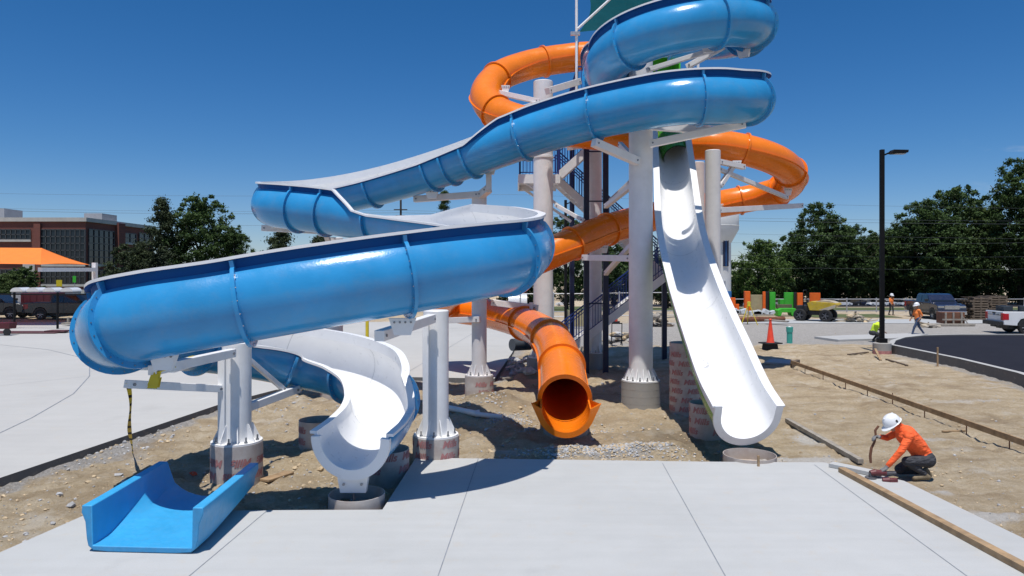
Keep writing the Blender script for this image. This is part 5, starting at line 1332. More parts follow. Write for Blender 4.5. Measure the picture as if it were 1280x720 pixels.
# ------------------------------------------------------------------ background: trees, buildings, yard
def quad_mesh(name, verts, tone, mat, parent):
    n = len(verts)//4; me = bpy.data.meshes.new(name)
    me.vertices.add(n*4); me.vertices.foreach_set('co', verts.astype(np.float32).ravel())
    me.loops.add(n*4); me.loops.foreach_set('vertex_index', np.arange(n*4, dtype=np.int32))
    me.polygons.add(n); me.polygons.foreach_set('loop_start', np.arange(0, n*4, 4, dtype=np.int32))
    me.materials.append(MATS[mat]); me.update(calc_edges=True)
    at = me.attributes.new('tone', 'FLOAT', 'FACE'); at.data.foreach_set('value', tone.astype(np.float32))
    o = bpy.data.objects.new(name, me); COL.objects.link(o)
    if parent is not None: o.parent = parent
    return o
def leaves(rg, centers, radii, per, size, base_tone, up=.35):
    vs, tn = [], []
    for c, rr, bt in zip(centers, radii, base_tone):
        n = per; d = rg.normal(size=(n, 3)); d /= np.linalg.norm(d, axis=1)[:, None]
        rad = np.minimum(1.5, np.abs(rg.normal(.62, .36, n)))
        p = c+d*rad[:, None]*rr*rg.uniform(.75, 1.3, 3)*np.array([1, 1, .75])
        nrm = d*.7+rg.normal(size=(n, 3))*.55+np.array([0, 0, up]); nrm /= np.linalg.norm(nrm, axis=1)[:, None]
        a = np.cross(nrm, rg.normal(size=(n, 3))); a /= np.linalg.norm(a, axis=1)[:, None]; b = np.cross(nrm, a)
        s = size*rg.uniform(.6, 1.25, n)[:, None]
        q = np.stack([p-a*s-b*s*.55, p+a*s*.2-b*s*.7, p+a*s+b*s*.5, p-a*s*.3+b*s*.7], 1)
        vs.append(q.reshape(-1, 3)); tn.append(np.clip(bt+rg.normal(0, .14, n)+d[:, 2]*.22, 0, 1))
    return np.concatenate(vs), np.concatenate(tn)
def tree(label, x, y, z, top, rx, kind='broad', mat='leaf_dark', seed=1, crown0=.12, dens=1.0, group='trees around the site', name=None):
    rg = np.random.default_rng(seed); h = top-z
    t = thing(name or ('pine_tree' if kind == 'pine' else 'broadleaf_tree'), label, 'tree', (x, y, z), group=group)
    tb = MB(); r0 = max(.12, h*.018)
    bend = [V((rg.normal(0, .02)*h*k, rg.normal(0, .02)*h*k, h*.85*k)) for k in (0, .25, .5, .75, 1)]; bend[0] = V((0, 0, -.6))
    tb.tube(bend, [r0*1.3, r0, r0*.75, r0*.5, r0*.2], 8)
    cen, rad, bt = [], [], []
    if kind == 'broad':
        nC = int(190*dens)
        for i in range(nC):
            while True:
                u = rg.uniform(-1, 1, 3)
                if .25 < np.linalg.norm(u) < 1: break
            zz = crown0+(1-crown0)*(u[2]*.5+.5); q = (zz-crown0)/(1-crown0)
            w = math.sin(math.pi*min(1, max(.03, q*.86+.10)))**.65
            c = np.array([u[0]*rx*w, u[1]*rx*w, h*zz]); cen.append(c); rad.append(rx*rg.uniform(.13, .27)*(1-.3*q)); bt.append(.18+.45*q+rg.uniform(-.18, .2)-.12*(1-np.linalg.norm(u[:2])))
        # ragged twigs beyond the outline
        for i in range(int(70*dens)):
            a = rg.uniform(0, 6.28); q = rg.uniform(.1, 1.0); w = math.sin(math.pi*min(1, max(.03, q*.86+.10)))**.65
            cen.append(np.array([math.cos(a)*rx*w*rg.uniform(.92, 1.12), math.sin(a)*rx*w*rg.uniform(.92, 1.12), h*(crown0+(1-crown0)*q)+rg.uniform(-.2, .3)])); rad.append(rx*rg.uniform(.06, .14)); bt.append(.35+.35*q)
        for i in range(7):
            a = rg.uniform(0, 6.28); k = rg.uniform(.2, .6); p0 = V((0, 0, h*k)); e = V((math.cos(a)*rx*.75, math.sin(a)*rx*.75, h*min(.92, k+.28))); tb.tube([p0, p0.lerp(e, .5)+V((0, 0, .3)), e], [r0*.5, r0*.3, r0*.1], 6)
        per = 110
    else:
        tiers = int(13*dens)
        for i in range(tiers):
            q = i/(tiers-1); zz = h*(crown0+(1-crown0)*q*.97); w = rx*(1-q*.85)*rg.uniform(.7, 1.1)
            for k in range(rg.integers(3, 6)):
                a = rg.uniform(0, 6.28); L = w*rg.uniform(.45, 1.0); e = V((math.cos(a)*L, math.sin(a)*L, zz+L*.18)); tb.tube([V((0, 0, zz-.15)), e], [r0*.28, r0*.08], 5)
                for f in (.45, .75, 1.0):
                    cen.append(np.array([e.x*f, e.y*f, zz+L*.18*f+rg.uniform(-.2, .25)])); rad.append(rx*rg.uniform(.15, .27)*(1.1-.4*q)); bt.append(.25+.35*q+rg.uniform(-.2, .2))
        per = 95
    v, tn = leaves(rg, cen, rad, per, max(.07, rx*.028), bt)
    local('trunk', tb, 'bark', t, smooth=60)
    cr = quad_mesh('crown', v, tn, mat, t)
    return t
def tr(label, px, top, hw, Y, kind='broad', mat='leaf_dark', seed=1, crown0=.05, dens=1.0, **k):
    x = (px-640)/F*Y; z = zg(x, Y)
    return tree(label, x, Y, z, H-(top-HY)/F*Y, hw/F*Y*1.12, kind, mat, seed, crown0, dens, **k)
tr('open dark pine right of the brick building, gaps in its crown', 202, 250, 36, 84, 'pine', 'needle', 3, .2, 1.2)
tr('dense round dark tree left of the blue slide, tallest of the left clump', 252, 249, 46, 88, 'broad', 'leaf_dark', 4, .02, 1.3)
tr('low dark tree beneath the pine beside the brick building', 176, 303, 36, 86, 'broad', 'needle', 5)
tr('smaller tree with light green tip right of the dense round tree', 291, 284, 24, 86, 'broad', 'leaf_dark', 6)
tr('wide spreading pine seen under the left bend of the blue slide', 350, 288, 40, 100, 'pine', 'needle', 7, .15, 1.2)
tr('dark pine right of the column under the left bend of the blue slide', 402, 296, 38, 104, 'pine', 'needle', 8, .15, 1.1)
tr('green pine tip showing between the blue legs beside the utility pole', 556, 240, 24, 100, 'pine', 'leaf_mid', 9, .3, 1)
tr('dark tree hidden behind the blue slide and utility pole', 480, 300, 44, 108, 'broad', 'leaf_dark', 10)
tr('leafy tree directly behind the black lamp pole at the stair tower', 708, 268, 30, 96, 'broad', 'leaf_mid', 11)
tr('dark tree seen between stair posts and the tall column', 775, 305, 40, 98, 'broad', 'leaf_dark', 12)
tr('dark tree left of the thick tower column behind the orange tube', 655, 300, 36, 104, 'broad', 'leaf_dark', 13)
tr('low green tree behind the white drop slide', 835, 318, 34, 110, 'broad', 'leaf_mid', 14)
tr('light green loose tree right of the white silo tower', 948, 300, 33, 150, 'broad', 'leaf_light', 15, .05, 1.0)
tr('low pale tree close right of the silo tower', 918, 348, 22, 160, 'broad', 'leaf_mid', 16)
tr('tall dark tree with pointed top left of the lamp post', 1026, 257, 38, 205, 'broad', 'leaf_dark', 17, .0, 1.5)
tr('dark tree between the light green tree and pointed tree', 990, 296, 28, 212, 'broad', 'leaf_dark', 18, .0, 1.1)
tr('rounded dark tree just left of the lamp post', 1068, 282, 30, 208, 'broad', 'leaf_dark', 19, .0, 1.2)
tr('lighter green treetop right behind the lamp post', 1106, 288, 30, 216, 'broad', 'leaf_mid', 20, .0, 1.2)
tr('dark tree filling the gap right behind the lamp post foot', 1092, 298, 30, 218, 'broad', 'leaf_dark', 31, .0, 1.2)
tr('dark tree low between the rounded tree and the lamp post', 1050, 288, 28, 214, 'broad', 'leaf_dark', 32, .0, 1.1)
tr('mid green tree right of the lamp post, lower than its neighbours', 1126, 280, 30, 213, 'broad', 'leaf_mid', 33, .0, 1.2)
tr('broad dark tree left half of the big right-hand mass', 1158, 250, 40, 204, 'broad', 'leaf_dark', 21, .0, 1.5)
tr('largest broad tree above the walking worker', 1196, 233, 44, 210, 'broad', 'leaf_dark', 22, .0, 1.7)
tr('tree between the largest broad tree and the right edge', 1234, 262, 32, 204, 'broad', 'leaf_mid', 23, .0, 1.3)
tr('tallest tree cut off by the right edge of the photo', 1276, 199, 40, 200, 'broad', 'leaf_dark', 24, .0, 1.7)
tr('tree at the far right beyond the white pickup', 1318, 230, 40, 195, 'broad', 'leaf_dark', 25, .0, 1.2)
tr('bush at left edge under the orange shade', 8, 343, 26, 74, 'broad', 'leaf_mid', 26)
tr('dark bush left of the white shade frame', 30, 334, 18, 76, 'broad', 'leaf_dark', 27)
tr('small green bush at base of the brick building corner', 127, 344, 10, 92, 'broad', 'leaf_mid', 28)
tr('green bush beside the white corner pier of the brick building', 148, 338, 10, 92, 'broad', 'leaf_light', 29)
# far wood as one mass
rg = np.random.default_rng(77); cen, rad, bt = [], [], []
for i in range(620):
    x = rg.uniform(-190, 230); y = rg.uniform(222, 245); hh = 10+5*noise.noise(V((x*.03, 1.7, 0)))+rg.uniform(-2, 2)
    for zz in (rg.uniform(0, .5), rg.uniform(.5, 1)): cen.append(np.array([x, y, -5.4+max(1.5, hh)*zz])); rad.append(rg.uniform(1.8, 3.4)); bt.append(.15+.4*zz)
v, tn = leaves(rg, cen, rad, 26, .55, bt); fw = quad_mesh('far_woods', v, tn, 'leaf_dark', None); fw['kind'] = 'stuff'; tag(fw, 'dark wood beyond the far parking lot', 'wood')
# far road, lawn strips
def sheet(name, pts, mat, lift=.02, nseg=40):
    mb = MB(); (x0, x1, y0, y1) = pts
    xs = np.linspace(x0, x1, nseg); ys = np.linspace(y0, y1, 12); vs = [(x, y, zg(x, y)+lift) for y in ys for x in xs]
    mb.add(vs, [(j*nseg+i, j*nseg+i+1, (j+1)*nseg+i+1, (j+1)*nseg+i) for j in range(11) for i in range(nseg-1)]); struct(name, mb, mat, smooth=180)
sheet('far_road', (-60, 90, 68.5, 73.5), 'curb_concrete', .03)
sheet('lawn', (-70, 20, 76, 180), 'lawn', .05); sheet('lawn', (20, 110, 76, 150), 'lawn', .05)
sheet('parking_lot', (20, 140, 178, 200), 'asphalt', .06)
sheet('lawn', (24.0, 31.0, 57, 61.5), 'lawn', .03); sheet('lawn', (-70, -30, 62, 75), 'lawn', .03)
sheet('yard_gravel', (15, 60, 50.5, 55), 'joint_soft', .02)
# brick office building on the left
bl = thing('brick_building', 'three storey red brick office block with glazed corner at left', 'building', (-72, 100, -1.5))
BX1 = P(107, 0, 100).x; BX0 = BX1-32; BY1 = 119; zt = P(0, 277, 100).z; zr = P(0, 272, 100).z
mb = MB(); mb.prism([(BX0, 100), (BX1, 100), (BX1, BY1), (BX0, BY1)], -2.5, zt); obj('wall', mb, 'brick', bl, smooth=0)
mb = MB(); mb.prism([(BX0-.25, 99.75), (BX1+.25, 99.75), (BX1+.25, BY1+.25), (BX0-.25, BY1+.25)], zt+.005, zr); obj('cornice', mb, 'brick_lintel', bl, smooth=0)
def bwin(px0, px1, py0, py1, cols, rows, face='f', ya=None, yb=None):
    if face == 'f':
        a, b = P(px0, py0, 99.9), P(px1, py1, 99.9); o_ = V((0, -.1, 0)); ax = V((1, 0, 0)); a.y = b.y = 99.9
        w, x0 = b.x-a.x, a.x; pt = lambda u, z, k=0: V((x0+w*u, 99.93-k, z))
        z1, z0 = a.z, b.z
    else:
        z1, z0 = P(0, py0, (ya+yb)/2).z, P(0, py1, (ya+yb)/2).z; w = yb-ya; pt = lambda u, z, k=0: V((BX1+.07+k, ya+w*u, z))
    mb = MB(); mb.add([pt(0, z0), pt(1, z0), pt(1, z1), pt(0, z1)], [(0, 1, 2, 3)]); wn = obj('window', mb, 'window_glass', bl, smooth=0)
    mb = MB()
    for i in range(cols+1): mb.beam(pt(i/cols, z0, .04), pt(i/cols, z1, .04), .13, .09, up=V((0, 1, 0)))
    for j in range(rows+1): mb.beam(pt(0, z0+(z1-z0)*j/rows, .04), pt(1, z0+(z1-z0)*j/rows, .04), .09, .13)
    obj('frame', mb, 'window_frame', wn, smooth=0)
    mb = MB(); mb.beam(pt(-.01, z0-.2, .05), pt(1.01, z0-.2, .05), .2, .3); obj('sill', mb, 'brick_lintel', wn, smooth=0)
bwin(-60, 38, 287, 299, 16, 2); bwin(51, 106.3, 287, 330, 9, 5); bwin(51, 106.3, 337, 355, 9, 2); bwin(-60, 38, 312, 325, 16, 2); bwin(-60, 38, 337, 350, 16, 2)
bwin(0, 0, 288, 330, 5, 5, 's', 100.6, 107.0); bwin(0, 0, 292, 303, 2, 2, 's', 109.8, 113.2); bwin(0, 0, 292, 303, 2, 2, 's', 114.2, 117.5); bwin(0, 0, 315, 328, 2, 2, 's', 109.8, 113.2); bwin(0, 0, 315, 328, 2, 2, 's', 114.2, 117.5); bwin(0, 0, 338, 356, 5, 2, 's', 100.6, 107.0)
for x0, x1, y0 in ((P(30, 0, 99.8).x, P(45, 0, 99.8).x, 99.72),): 
    mb = MB(); mb.box(((x0+x1)/2, y0, 1.2), (x1-x0, .4, P(0, 330, 100).z*2-1.2)); obj('stone_pier', mb, 'brick_lintel', bl, smooth=0)
mb = MB(); mb.box((BX1+.2, 108.4, .6), (.5, 1.8, 7.5)); obj('stone_pier', mb, 'brick_lintel', bl, smooth=0)
mb = MB(); mb.box((BX1+.25, 108.4, 7.6), (.6, 1.8, 6.6)); obj('brick_pier', mb, 'brick', bl, smooth=0)
mb = MB(); mb.box((P(48, 0, 100).x, 99.9, 5.2), (.9, .5, 10.2)); obj('brick_pier', mb, 'brick', bl, smooth=0)
mb = MB(); mb.box(((BX0+BX1)/2, 99.85, .2), (BX1-BX0, .3, 1.9)); obj('stone_base', mb, 'brick_lintel', bl, smooth=0)
for px0, px1, py in ((-20, 17, 262), (115, 137, 268)):
    a, b = P(px0, py, 108), P(px1, py, 108); mb = MB(); mb.box(((a.x+b.x)/2, 108, (a.z+zr)/2), (b.x-a.x, 4, a.z-zr)); obj('roof_unit', mb, 'roof_metal', bl, smooth=0)
# orange shade sail with white frame
ss = thing('shade_sail', 'bright orange hipped fabric shade on a white steel frame', 'shade sail', tuple(P(60, 400, 50)))
r0, r1, e0, e1, e2, e3 = P(-90, 309, 52), P(52, 310, 52), P(-90, 331, 47.5), P(51, 330.5, 47.5), P(112, 331, 55.5), P(-90, 330, 56)
mb = MB()
def patch(a, b, c, d, n=10, sag=.0):
    vs = []
    for j in range(n+1):
        for i in range(n+1):
            u, v_ = i/n, j/n; p = a.lerp(b, u).lerp(d.lerp(c, u), v_); p.z -= sag*math.sin(math.pi*v_)*.6+sag*math.sin(math.pi*u)*(1-v_)*-.5; vs.append(p)
    mb.add(vs, [(j*(n+1)+i, j*(n+1)+i+1, (j+1)*(n+1)+i+1, (j+1)*(n+1)+i) for j in range(n) for i in range(n)])
patch(e0, e1, r1, r0, sag=.12); patch(e1, e2, r1, r1, sag=.15); patch(e2, e3, r0, r1, sag=.1)
obj('fabric', mb, 'orange_fabric', ss, smooth=50)
mb = MB(); mb.beam(P(50, 337, 48), P(118, 337, 55), .28, .28); obj('frame_beam', mb, 'white_steel', ss, smooth=0)
for px, Y in ((118.5, 55.2),):
    q = P(px, 330, Y); mb = MB(); mb.beam((q.x, Y, -.2), (q.x, Y, q.z+.1), .3 if Y > 50 else .2); obj('post', mb, 'white_steel', ss, smooth=0)
# portable toilets with white roofs
for k, (px, lab) in enumerate(((27, 'leftmost portable toilet, partly behind the fence post'), (47, 'portable toilet left of the red trailer top'), (67, 'portable toilet behind the pickup bed'), (89, 'portable toilet behind the pickup cab'))):
    x = (px-640)/F*63; t = thing('portable_toilet', 'grey and white '+lab, 'portable toilet', (x, 63, zg(x, 63)), group='portable toilets behind the pickup')
    mb = MB(); mb.box((0, 0, 1.0), (1.02, 1.2, 2.0)); local('cabin', mb, 'roof_metal', t, smooth=0, bevel=.03)
    mb = MB(); prof = [(-.54, 2.0)]+[(.54*math.cos(a), 2.0+.36*math.sin(a)) for a in np.linspace(math.pi, 0, 11)]+[(.54, 2.0)]; mb.ext(prof, -.68, .68); local('roof', mb, 'car_white', t, smooth=40)
    mb = MB(); mb.box((0, -.61, .95), (.8, .03, 1.7)); local('door', mb, 'galvanised', t, smooth=0); mb = MB(); mb.box((.3, -.64, 1.0), (.06, .04, .14)); local('handle', mb, 'play_black', t, smooth=0)
t = thing('cargo_trailer', 'dark red box trailer behind the charcoal pickup', 'trailer', tuple(P(54, 395, 59)))
a, b = P(36, 366, 59), P(72, 366, 59); mb = MB(); mb.box(((a.x+b.x)/2, 59, (a.z+.6)/2), (b.x-a.x, 2, a.z-.6)); o = obj('box', mb, 'red_panel', t, smooth=0, bevel=.03)
for s in (-.4, .4):
    mb = MB(); mb.cyl((a.x+1.2+s, 58.0, .33), (a.x+1.2+s, 58.25, .33), .33, n=16); obj('wheel', mb, 'rubber', t)
mb = MB(); 
for k in range(5): mb.box((a.x+.2+k*.55, 57.98, (a.z+.6)/2), (.05, .03, a.z-.7))
obj('rib', mb, 'red_panel', t, smooth=0)
def fence(label, pts, hgt, post_mat, mesh=True, gap=3.0, rail=.05, zoff=0):
    a, b = V(pts[0]), V(pts[1]); n = max(1, round((b-a).length/gap)); t = thing('chain_link_fence', label, 'fence', tuple(a.lerp(b, .5)))
    for i in range(n+1):
        p = a.lerp(b, i/n); p.z = zg(p.x, p.y); mb = MB(); mb.cyl(p-V((0, 0, .2)), p+V((0, 0, hgt)), rail*.8, n=8); mb.ball(p+V((0, 0, hgt)), rail, 6); obj('post', mb, post_mat, t)
    for z_ in ((hgt-.05, .12) if mesh else (hgt-.05, hgt*.5)):
        mb = MB(); mb.tube([V((a.lerp(b, i/n).x, a.lerp(b, i/n).y, zg(a.lerp(b, i/n).x, a.lerp(b, i/n).y)+z_)) for i in range(n+1)], rail*.55, 6); obj('rail', mb, post_mat, t)
    if mesh:
        mb = MB()
        for i in range(n):
            p, q = a.lerp(b, i/n), a.lerp(b, (i+1)/n); z0, z1 = zg(p.x, p.y), zg(q.x, q.y)
            mb.add([(p.x, p.y+.03, z0+.08), (q.x, q.y+.03, z1+.08), (q.x, q.y+.03, z1+hgt-.06), (p.x, p.y+.03, z0+hgt-.06)], [(0, 1, 2, 3)])
        obj('wire_mesh', mb, 'chain_link', t, smooth=0)
    return t
q0 = G(18, 410.5); q1 = G(72, 411); d = q1-q0
fence('black chain link fence in front of the charcoal pickup', (q0-d, q0+d*3), 2.45, 'black_paint', True, d.length, .09)
fence('grey chain link fence behind the stair tower', ((-2, 57.5, 0), (14, 58.5, 0)), 2.0, 'galvanised', True, 2.8, .07)
fence('long grey chain link fence across the right background', ((17, 65.5, 0), (52, 65.5, 0)), 1.25, 'galvanised', True, 2.7, .07)
mb = MB(); q = G(40, 416); mb.box((q.x-1.5, q.y, .03), (6.5, 1.3, .07)); mb.box((q.x+1.5, q.y+.1, .10), (1.2, .8, .1)); tag(obj('rolled_mat', mb, 'maroon_mat', smooth=0, bevel=.02), 'dark maroon mat lying on the rear concrete at left', 'mat')
t = thing('hand_cart', 'dark red wheeled cart at left edge on the rear concrete', 'cart', tuple(G(6, 418)))
q = G(5, 419); mb = MB(); mb.box((q.x, q.y, .55), (1.0, .6, .35), taper=(1.1, 1.1)); obj('tray', mb, 'red_panel', t, smooth=0, bevel=.03)
for s in (-.35, .35): mb = MB(); mb.cyl((q.x+s, q.y-.3, .2), (q.x+s, q.y-.2, .2), .2, n=14); obj('wheel', mb, 'rubber', t)
mb = MB(); mb.tube([q+V((-.5, 0, .6)), q+V((-.8, 0, 1.0)), q+V((-.8, .5, 1.0)), q+V((-.5, .5, .6))], .03, 6); obj('handle', mb, 'black_paint', t)
q = G(90, 407); mb = MB(); mb.box((q.x, q.y, .15), (1.0, .8, .12)); mb.box((q.x+.2, q.y, .45), (.12, .12, .6)); mb.box((q.x-.25, q.y, .35), (.12, .12, .4)); tag(obj('pallet_scrap', mb, 'grey_wood', smooth=0), 'scrap of grey timber standing by the fence next to the slide', 'timber scrap')
for px, py, mt, lab in ((74, 354, 'sign_yellow', 'square dull yellow road sign on a thin post'), (93, 349, 'play_green', 'narrow yellow-green sign on a thin post beside the white frame')):
    t = thing('road_sign', lab, 'sign', tuple(P(px, 395, 78))); q = P(px, py, 78); mb = MB(); mb.cyl((q.x, 78.05, zg(q.x, 78)), (q.x, 78.05, q.z+.3), .04, n=6); obj('post', mb, 'galvanised', t)
    mb = MB(); mb.box(q, (.62 if px < 80 else .35, .04, .7)); obj('panel', mb, mt, t, smooth=0)
# yellow marker post, tank, wires
q = G(459, 424); mb = MB(); mb.cyl((q.x, q.y, -.1), (q.x, q.y, 1.05), .09, n=14); mb.ball((q.x, q.y, 1.05), .09, 8); tag(obj('bollard', mb, 'caution_yellow'), 'yellow steel bollard on the far concrete left of the front slab column', 'bollard')
q = P(647, 383, 62); t = thing('water_tank', 'white round tank behind the thick tower column', 'tank', (q.x, 62, 0)); mb = MB(); mb.cyl((q.x-.8, 62, 1.0), (q.x+.8, 62, 1.0), .75, n=20); obj('shell', mb, 'car_white', t, smooth=50)
mb = MB(); 
for s in (-.5, .5): mb.box((q.x+s, 62, .2), (.15, 1.2, .5))
obj('cradle', mb, 'galvanised', t, smooth=0)
for k, pts in enumerate((((-60, 259), (501, 263), (1400, 277)), ((-60, 262), (501, 266), (1400, 281)), ((-60, 241), (640, 243), (1400, 262)), ((-60, 278), (501, 280), (1400, 300)), ((600, 296), (1000, 303), (1400, 300)), ((600, 312), (1000, 319), (1400, 318)), ((700, 331), (1020, 335), (1400, 333)))):
    mb = MB(); q = []
    for (a, b) in zip(pts[:-1], pts[1:]):
        for i in range(12):
            t_ = i/12; q.append(P(a[0]+(b[0]-a[0])*t_, a[1]+(b[1]-a[1])*t_+3*math.sin(math.pi*t_), 118+k*.4))
    mb.tube(q, .015 if k != 1 else .022, 5); lab = ('upper of the twin overhead wires', 'lower of the twin overhead wires', 'highest faint overhead wire', 'overhead wire just below the twin wires', 'overhead wire level with the silo neck', 'overhead wire crossing the silo shaft', 'lowest overhead wire, near the treetops')[k]
    o = obj('power_line', mb, 'wire'); tag(o, 'thin dark '+lab, 'overhead wire', 'overhead wires across the sky')
t = thing('utility_pole', 'dark wooden utility pole with crossarm seen between the blue slide legs', 'utility pole', (P(501, 0, 118).x, 118, -2)); q = P(501, 250, 118)
mb = MB(); mb.cyl((q.x, 118, -3), (q.x, 118, q.z), .22, .16, n=10); obj('pole', mb, 'bark', t); mb = MB(); mb.box((q.x, 117.8, q.z-1.6), (2.2, .14, .16)); mb.box((q.x, 117.8, q.z-2.6), (1.6, .14, .16)); obj('crossarm', mb, 'bark', t, smooth=0)
# lamp posts
def lamp(label, px, ybase, ytop, Y, dirx=1, base=True, zb=None):
    x = (px-640)/F*Y; g_ = zg(x, Y); t = thing('lamp_post', label, 'lamp post', (x, Y, g_)); zt_ = H-(ytop-HY)/F*Y
    zb = .44 if base else g_
    if base:
        mb = MB(); mb.lathe([(.38, g_-.2), (.38, .44), (.35, .46), (.001, .46)], 28, (x, Y, 0)); obj('concrete_base', mb, 'footing_concrete', t); mb = MB(); mb.lathe([(.385, g_-.2), (.385, .12), (.38, .125)], 28, (x, Y, 0)); obj('form_sleeve', mb, 'print_red', t)
    mb = MB(); mb.box((x, Y, (zb+zt_)/2), (.17, .17, zt_-zb)); mb.box((x, Y, zb+.12), (.34, .34, .2)); obj('pole', mb, 'black_paint', t, smooth=0, bevel=.015)
    mb = MB(); mb.beam((x, Y, zt_-.28), (x+.42*dirx, Y, zt_-.10), .07); obj('arm', mb, 'black_paint', t, smooth=0)
    mb = MB(); mb.ext([(x+.30*dirx, zt_-.16), (x+.45*dirx, zt_-.20), (x+1.08*dirx, zt_-.15), (x+1.1*dirx, zt_-.03), (x+.45*dirx, zt_-.02)], Y-.19, Y+.19); o = obj('lamp_head', mb, 'black_paint', t, smooth=0, bevel=.02)
    mb = MB(); mb.box((x+.78*dirx, Y, zt_-.19), (.46, .28, .02)); obj('lens', mb, 'galvanised', o, smooth=0)
lamp('tall black square lamp post on round concrete base beside the asphalt', 1102.5, 441, 187, 32.0)
lamp('black lamp post glimpsed behind the stair tower and orange tube', 707, 420, 250, 46.0, 1, False)
# water-tower shaped silo and play panels
Y = 63; t = thing('silo_tower', 'white silo-shaped play tower with flared round head and blue base', 'tower', (P(899, 0, Y).x, Y, 0)); x = P(899, 0, Y).x
zz = lambda py: P(0, py, Y).z
mb = MB(); mb.lathe([(1.0, -.2), (1.0, zz(303)), (1.05, zz(303)), (1.66, zz(287)), (1.66, zz(266)), (1.60, zz(264)), (.9, zz(262)), (.001, zz(261.5))], 32, (x, Y, 0)); obj('shaft', mb, 'tower_white', t, smooth=35)
mb = MB(); mb.lathe([(1.68, zz(283)), (1.70, zz(282.6)), (1.68, zz(282.2))], 32, (x, Y, 0)); obj('band', mb, 'tower_white', t)
mb = MB(); mb.box((P(903, 0, Y).x, Y-.98, zz(316)), (.50, .14, zz(299)-zz(333)), M=Matrix.Rotation(.25, 3, 'Z')); o = obj('window', mb, 'dark_navy_steel', t, smooth=0)
mb = MB(); mb.box((P(903, 0, Y).x, Y-1.06, zz(316)), (.04, .05, zz(299)-zz(333)), M=Matrix.Rotation(.25, 3, 'Z')); obj('frame', mb, 'play_blue', o, smooth=0)
mb = MB(); mb.box((P(902, 0, Y).x, Y-1.2, zz(379)), (.9, .3, zz(364)-zz(395))); obj('blue_base', mb, 'play_blue', t, smooth=0)
for px in (898, 901.5): mb = MB(); mb.box((P(px, 0, Y).x, Y-1.0, zz(357)), (.14, .12, .9)); obj('slot', mb, 'galvanised', t, smooth=0)
def panel(name, label, cat, px0, px1, py0, py1, Y, mat, d=.15, extra=None, grp='play equipment panels waiting on the gravel'):
    a, b = P(px0, py0, Y), P(px1, py1, Y); t = thing(name, label, cat, ((a.x+b.x)/2, Y, b.z), group=grp)
    w, h = b.x-a.x, a.z-b.z; mb = MB(); mb.box((0, 0, h/2), (w, d, h)); local('board', mb, mat, t, smooth=0, bevel=.02)
    for s in (-1, 1): mb = MB(); mb.box((s*(w/2-.03), -d/2-.015, h/2), (.05, .03, h*.94)); local('edge_strip', mb, extra or mat, t, smooth=0)
    mb = MB(); mb.box((-w*.2, d/2+.3, h*.3), (.06, .6, .06)); local('prop', mb, 'grey_wood', t, smooth=0)
    return t
panel('playground_set', 'wide low orange panel right of the silo base', 'play equipment', 909, 919, 372, 389, 61, 'play_orange')
panel('playground_set', 'small orange wedge between orange panel and tall orange post', 'play equipment', 919.5, 923.5, 380, 389, 61, 'play_orange')
panel('playground_set', 'tall orange post left of the tan panel', 'play equipment', 930.5, 937, 364, 391, 60, 'play_orange', .35)
panel('playground_set', 'tan square panel between two orange posts', 'play equipment', 938, 953, 368.5, 388.5, 60.2, 'beige_panel')
panel('playground_set', 'thin orange post right of the tan panel', 'play equipment', 953.3, 956.5, 364.5, 389, 60, 'play_orange')
panel('playground_set', 'black post left of the bright green panel', 'play equipment', 957, 961.5, 364.5, 388, 60.3, 'play_black')
panel('playground_set', 'bright green tall panel beside the black post', 'play equipment', 962, 968.8, 365, 390, 60, 'play_green')
panel('playground_set', 'bright green pair of boards above the green bench', 'play equipment', 980, 991.5, 365.5, 386, 60.4, 'play_green')
panel('playground_set', 'black post between the green boards and an orange panel', 'play equipment', 992, 995.8, 365.5, 392, 60.2, 'play_black')
panel('playground_set', 'orange panel left of the yellow dumper', 'play equipment', 996.3, 1003.5, 366, 387, 60, 'play_orange')
panel('playground_set', 'orange panel behind the dumper roll bar', 'play equipment', 1012, 1025, 366, 380, 62, 'play_orange')
panel('playground_set', 'green curved piece leaning between the two green panels', 'play equipment', 973.5, 979, 374, 386, 60.6, 'play_green', .5)
t = thing('play_bench', 'green plastic bench with brown top lying before the green panels', 'bench', tuple(P(981, 394, 59)))
a, b = P(970, 386, 59), P(993, 394.5, 59); mb = MB(); L_ = b.x-a.x; mb.ext([(0, 0), (0, .45), (.3, .62), (L_-.1, .62), (L_, .5), (L_, 0), (L_-.35, 0), (L_-.45, .28), (.35, .28), (.25, 0)], -.45, .45, Matrix.Translation((a.x, 59, b.z))); obj('frame', mb, 'play_green', t, smooth=0, bevel=.03)
mb = MB(); mb.box(((a.x+b.x)/2, 59.3, P(0, 383, 59).z), (1.2, .4, .3)); obj('top', mb, 'dark_wood', t, smooth=0)
rs3 = random.Random(4)
for lab, px0, px1, py, Y in (('crumpled pale plastic bundles in front of the orange panel', 908, 931, 391, 58.5), ('crumpled green-white plastic bundle below the tan panel', 941, 965, 392, 58), ):
    t = thing('plastic_bundle', lab, 'bundle', tuple(P((px0+px1)/2, py, Y))); mb = MB()
    for k in range(9):
        c = P(rs3.uniform(px0, px1), py-rs3.uniform(0, 2), Y); mb.box(c, (rs3.uniform(.3, .6), .5, rs3.uniform(.2, .45)), M=Matrix.Rotation(rs3.uniform(-.5, .5), 3, 'Y'))
    obj('wrapping', mb, 'plastic_wrap', t, smooth=0, bevel=.04); mb = MB(); mb.box(P((px0+px1)/2, py+1.5, Y), ((px1-px0)/F*Y, .7, .12)); obj('pallet', mb, 'grey_wood', t, smooth=0)
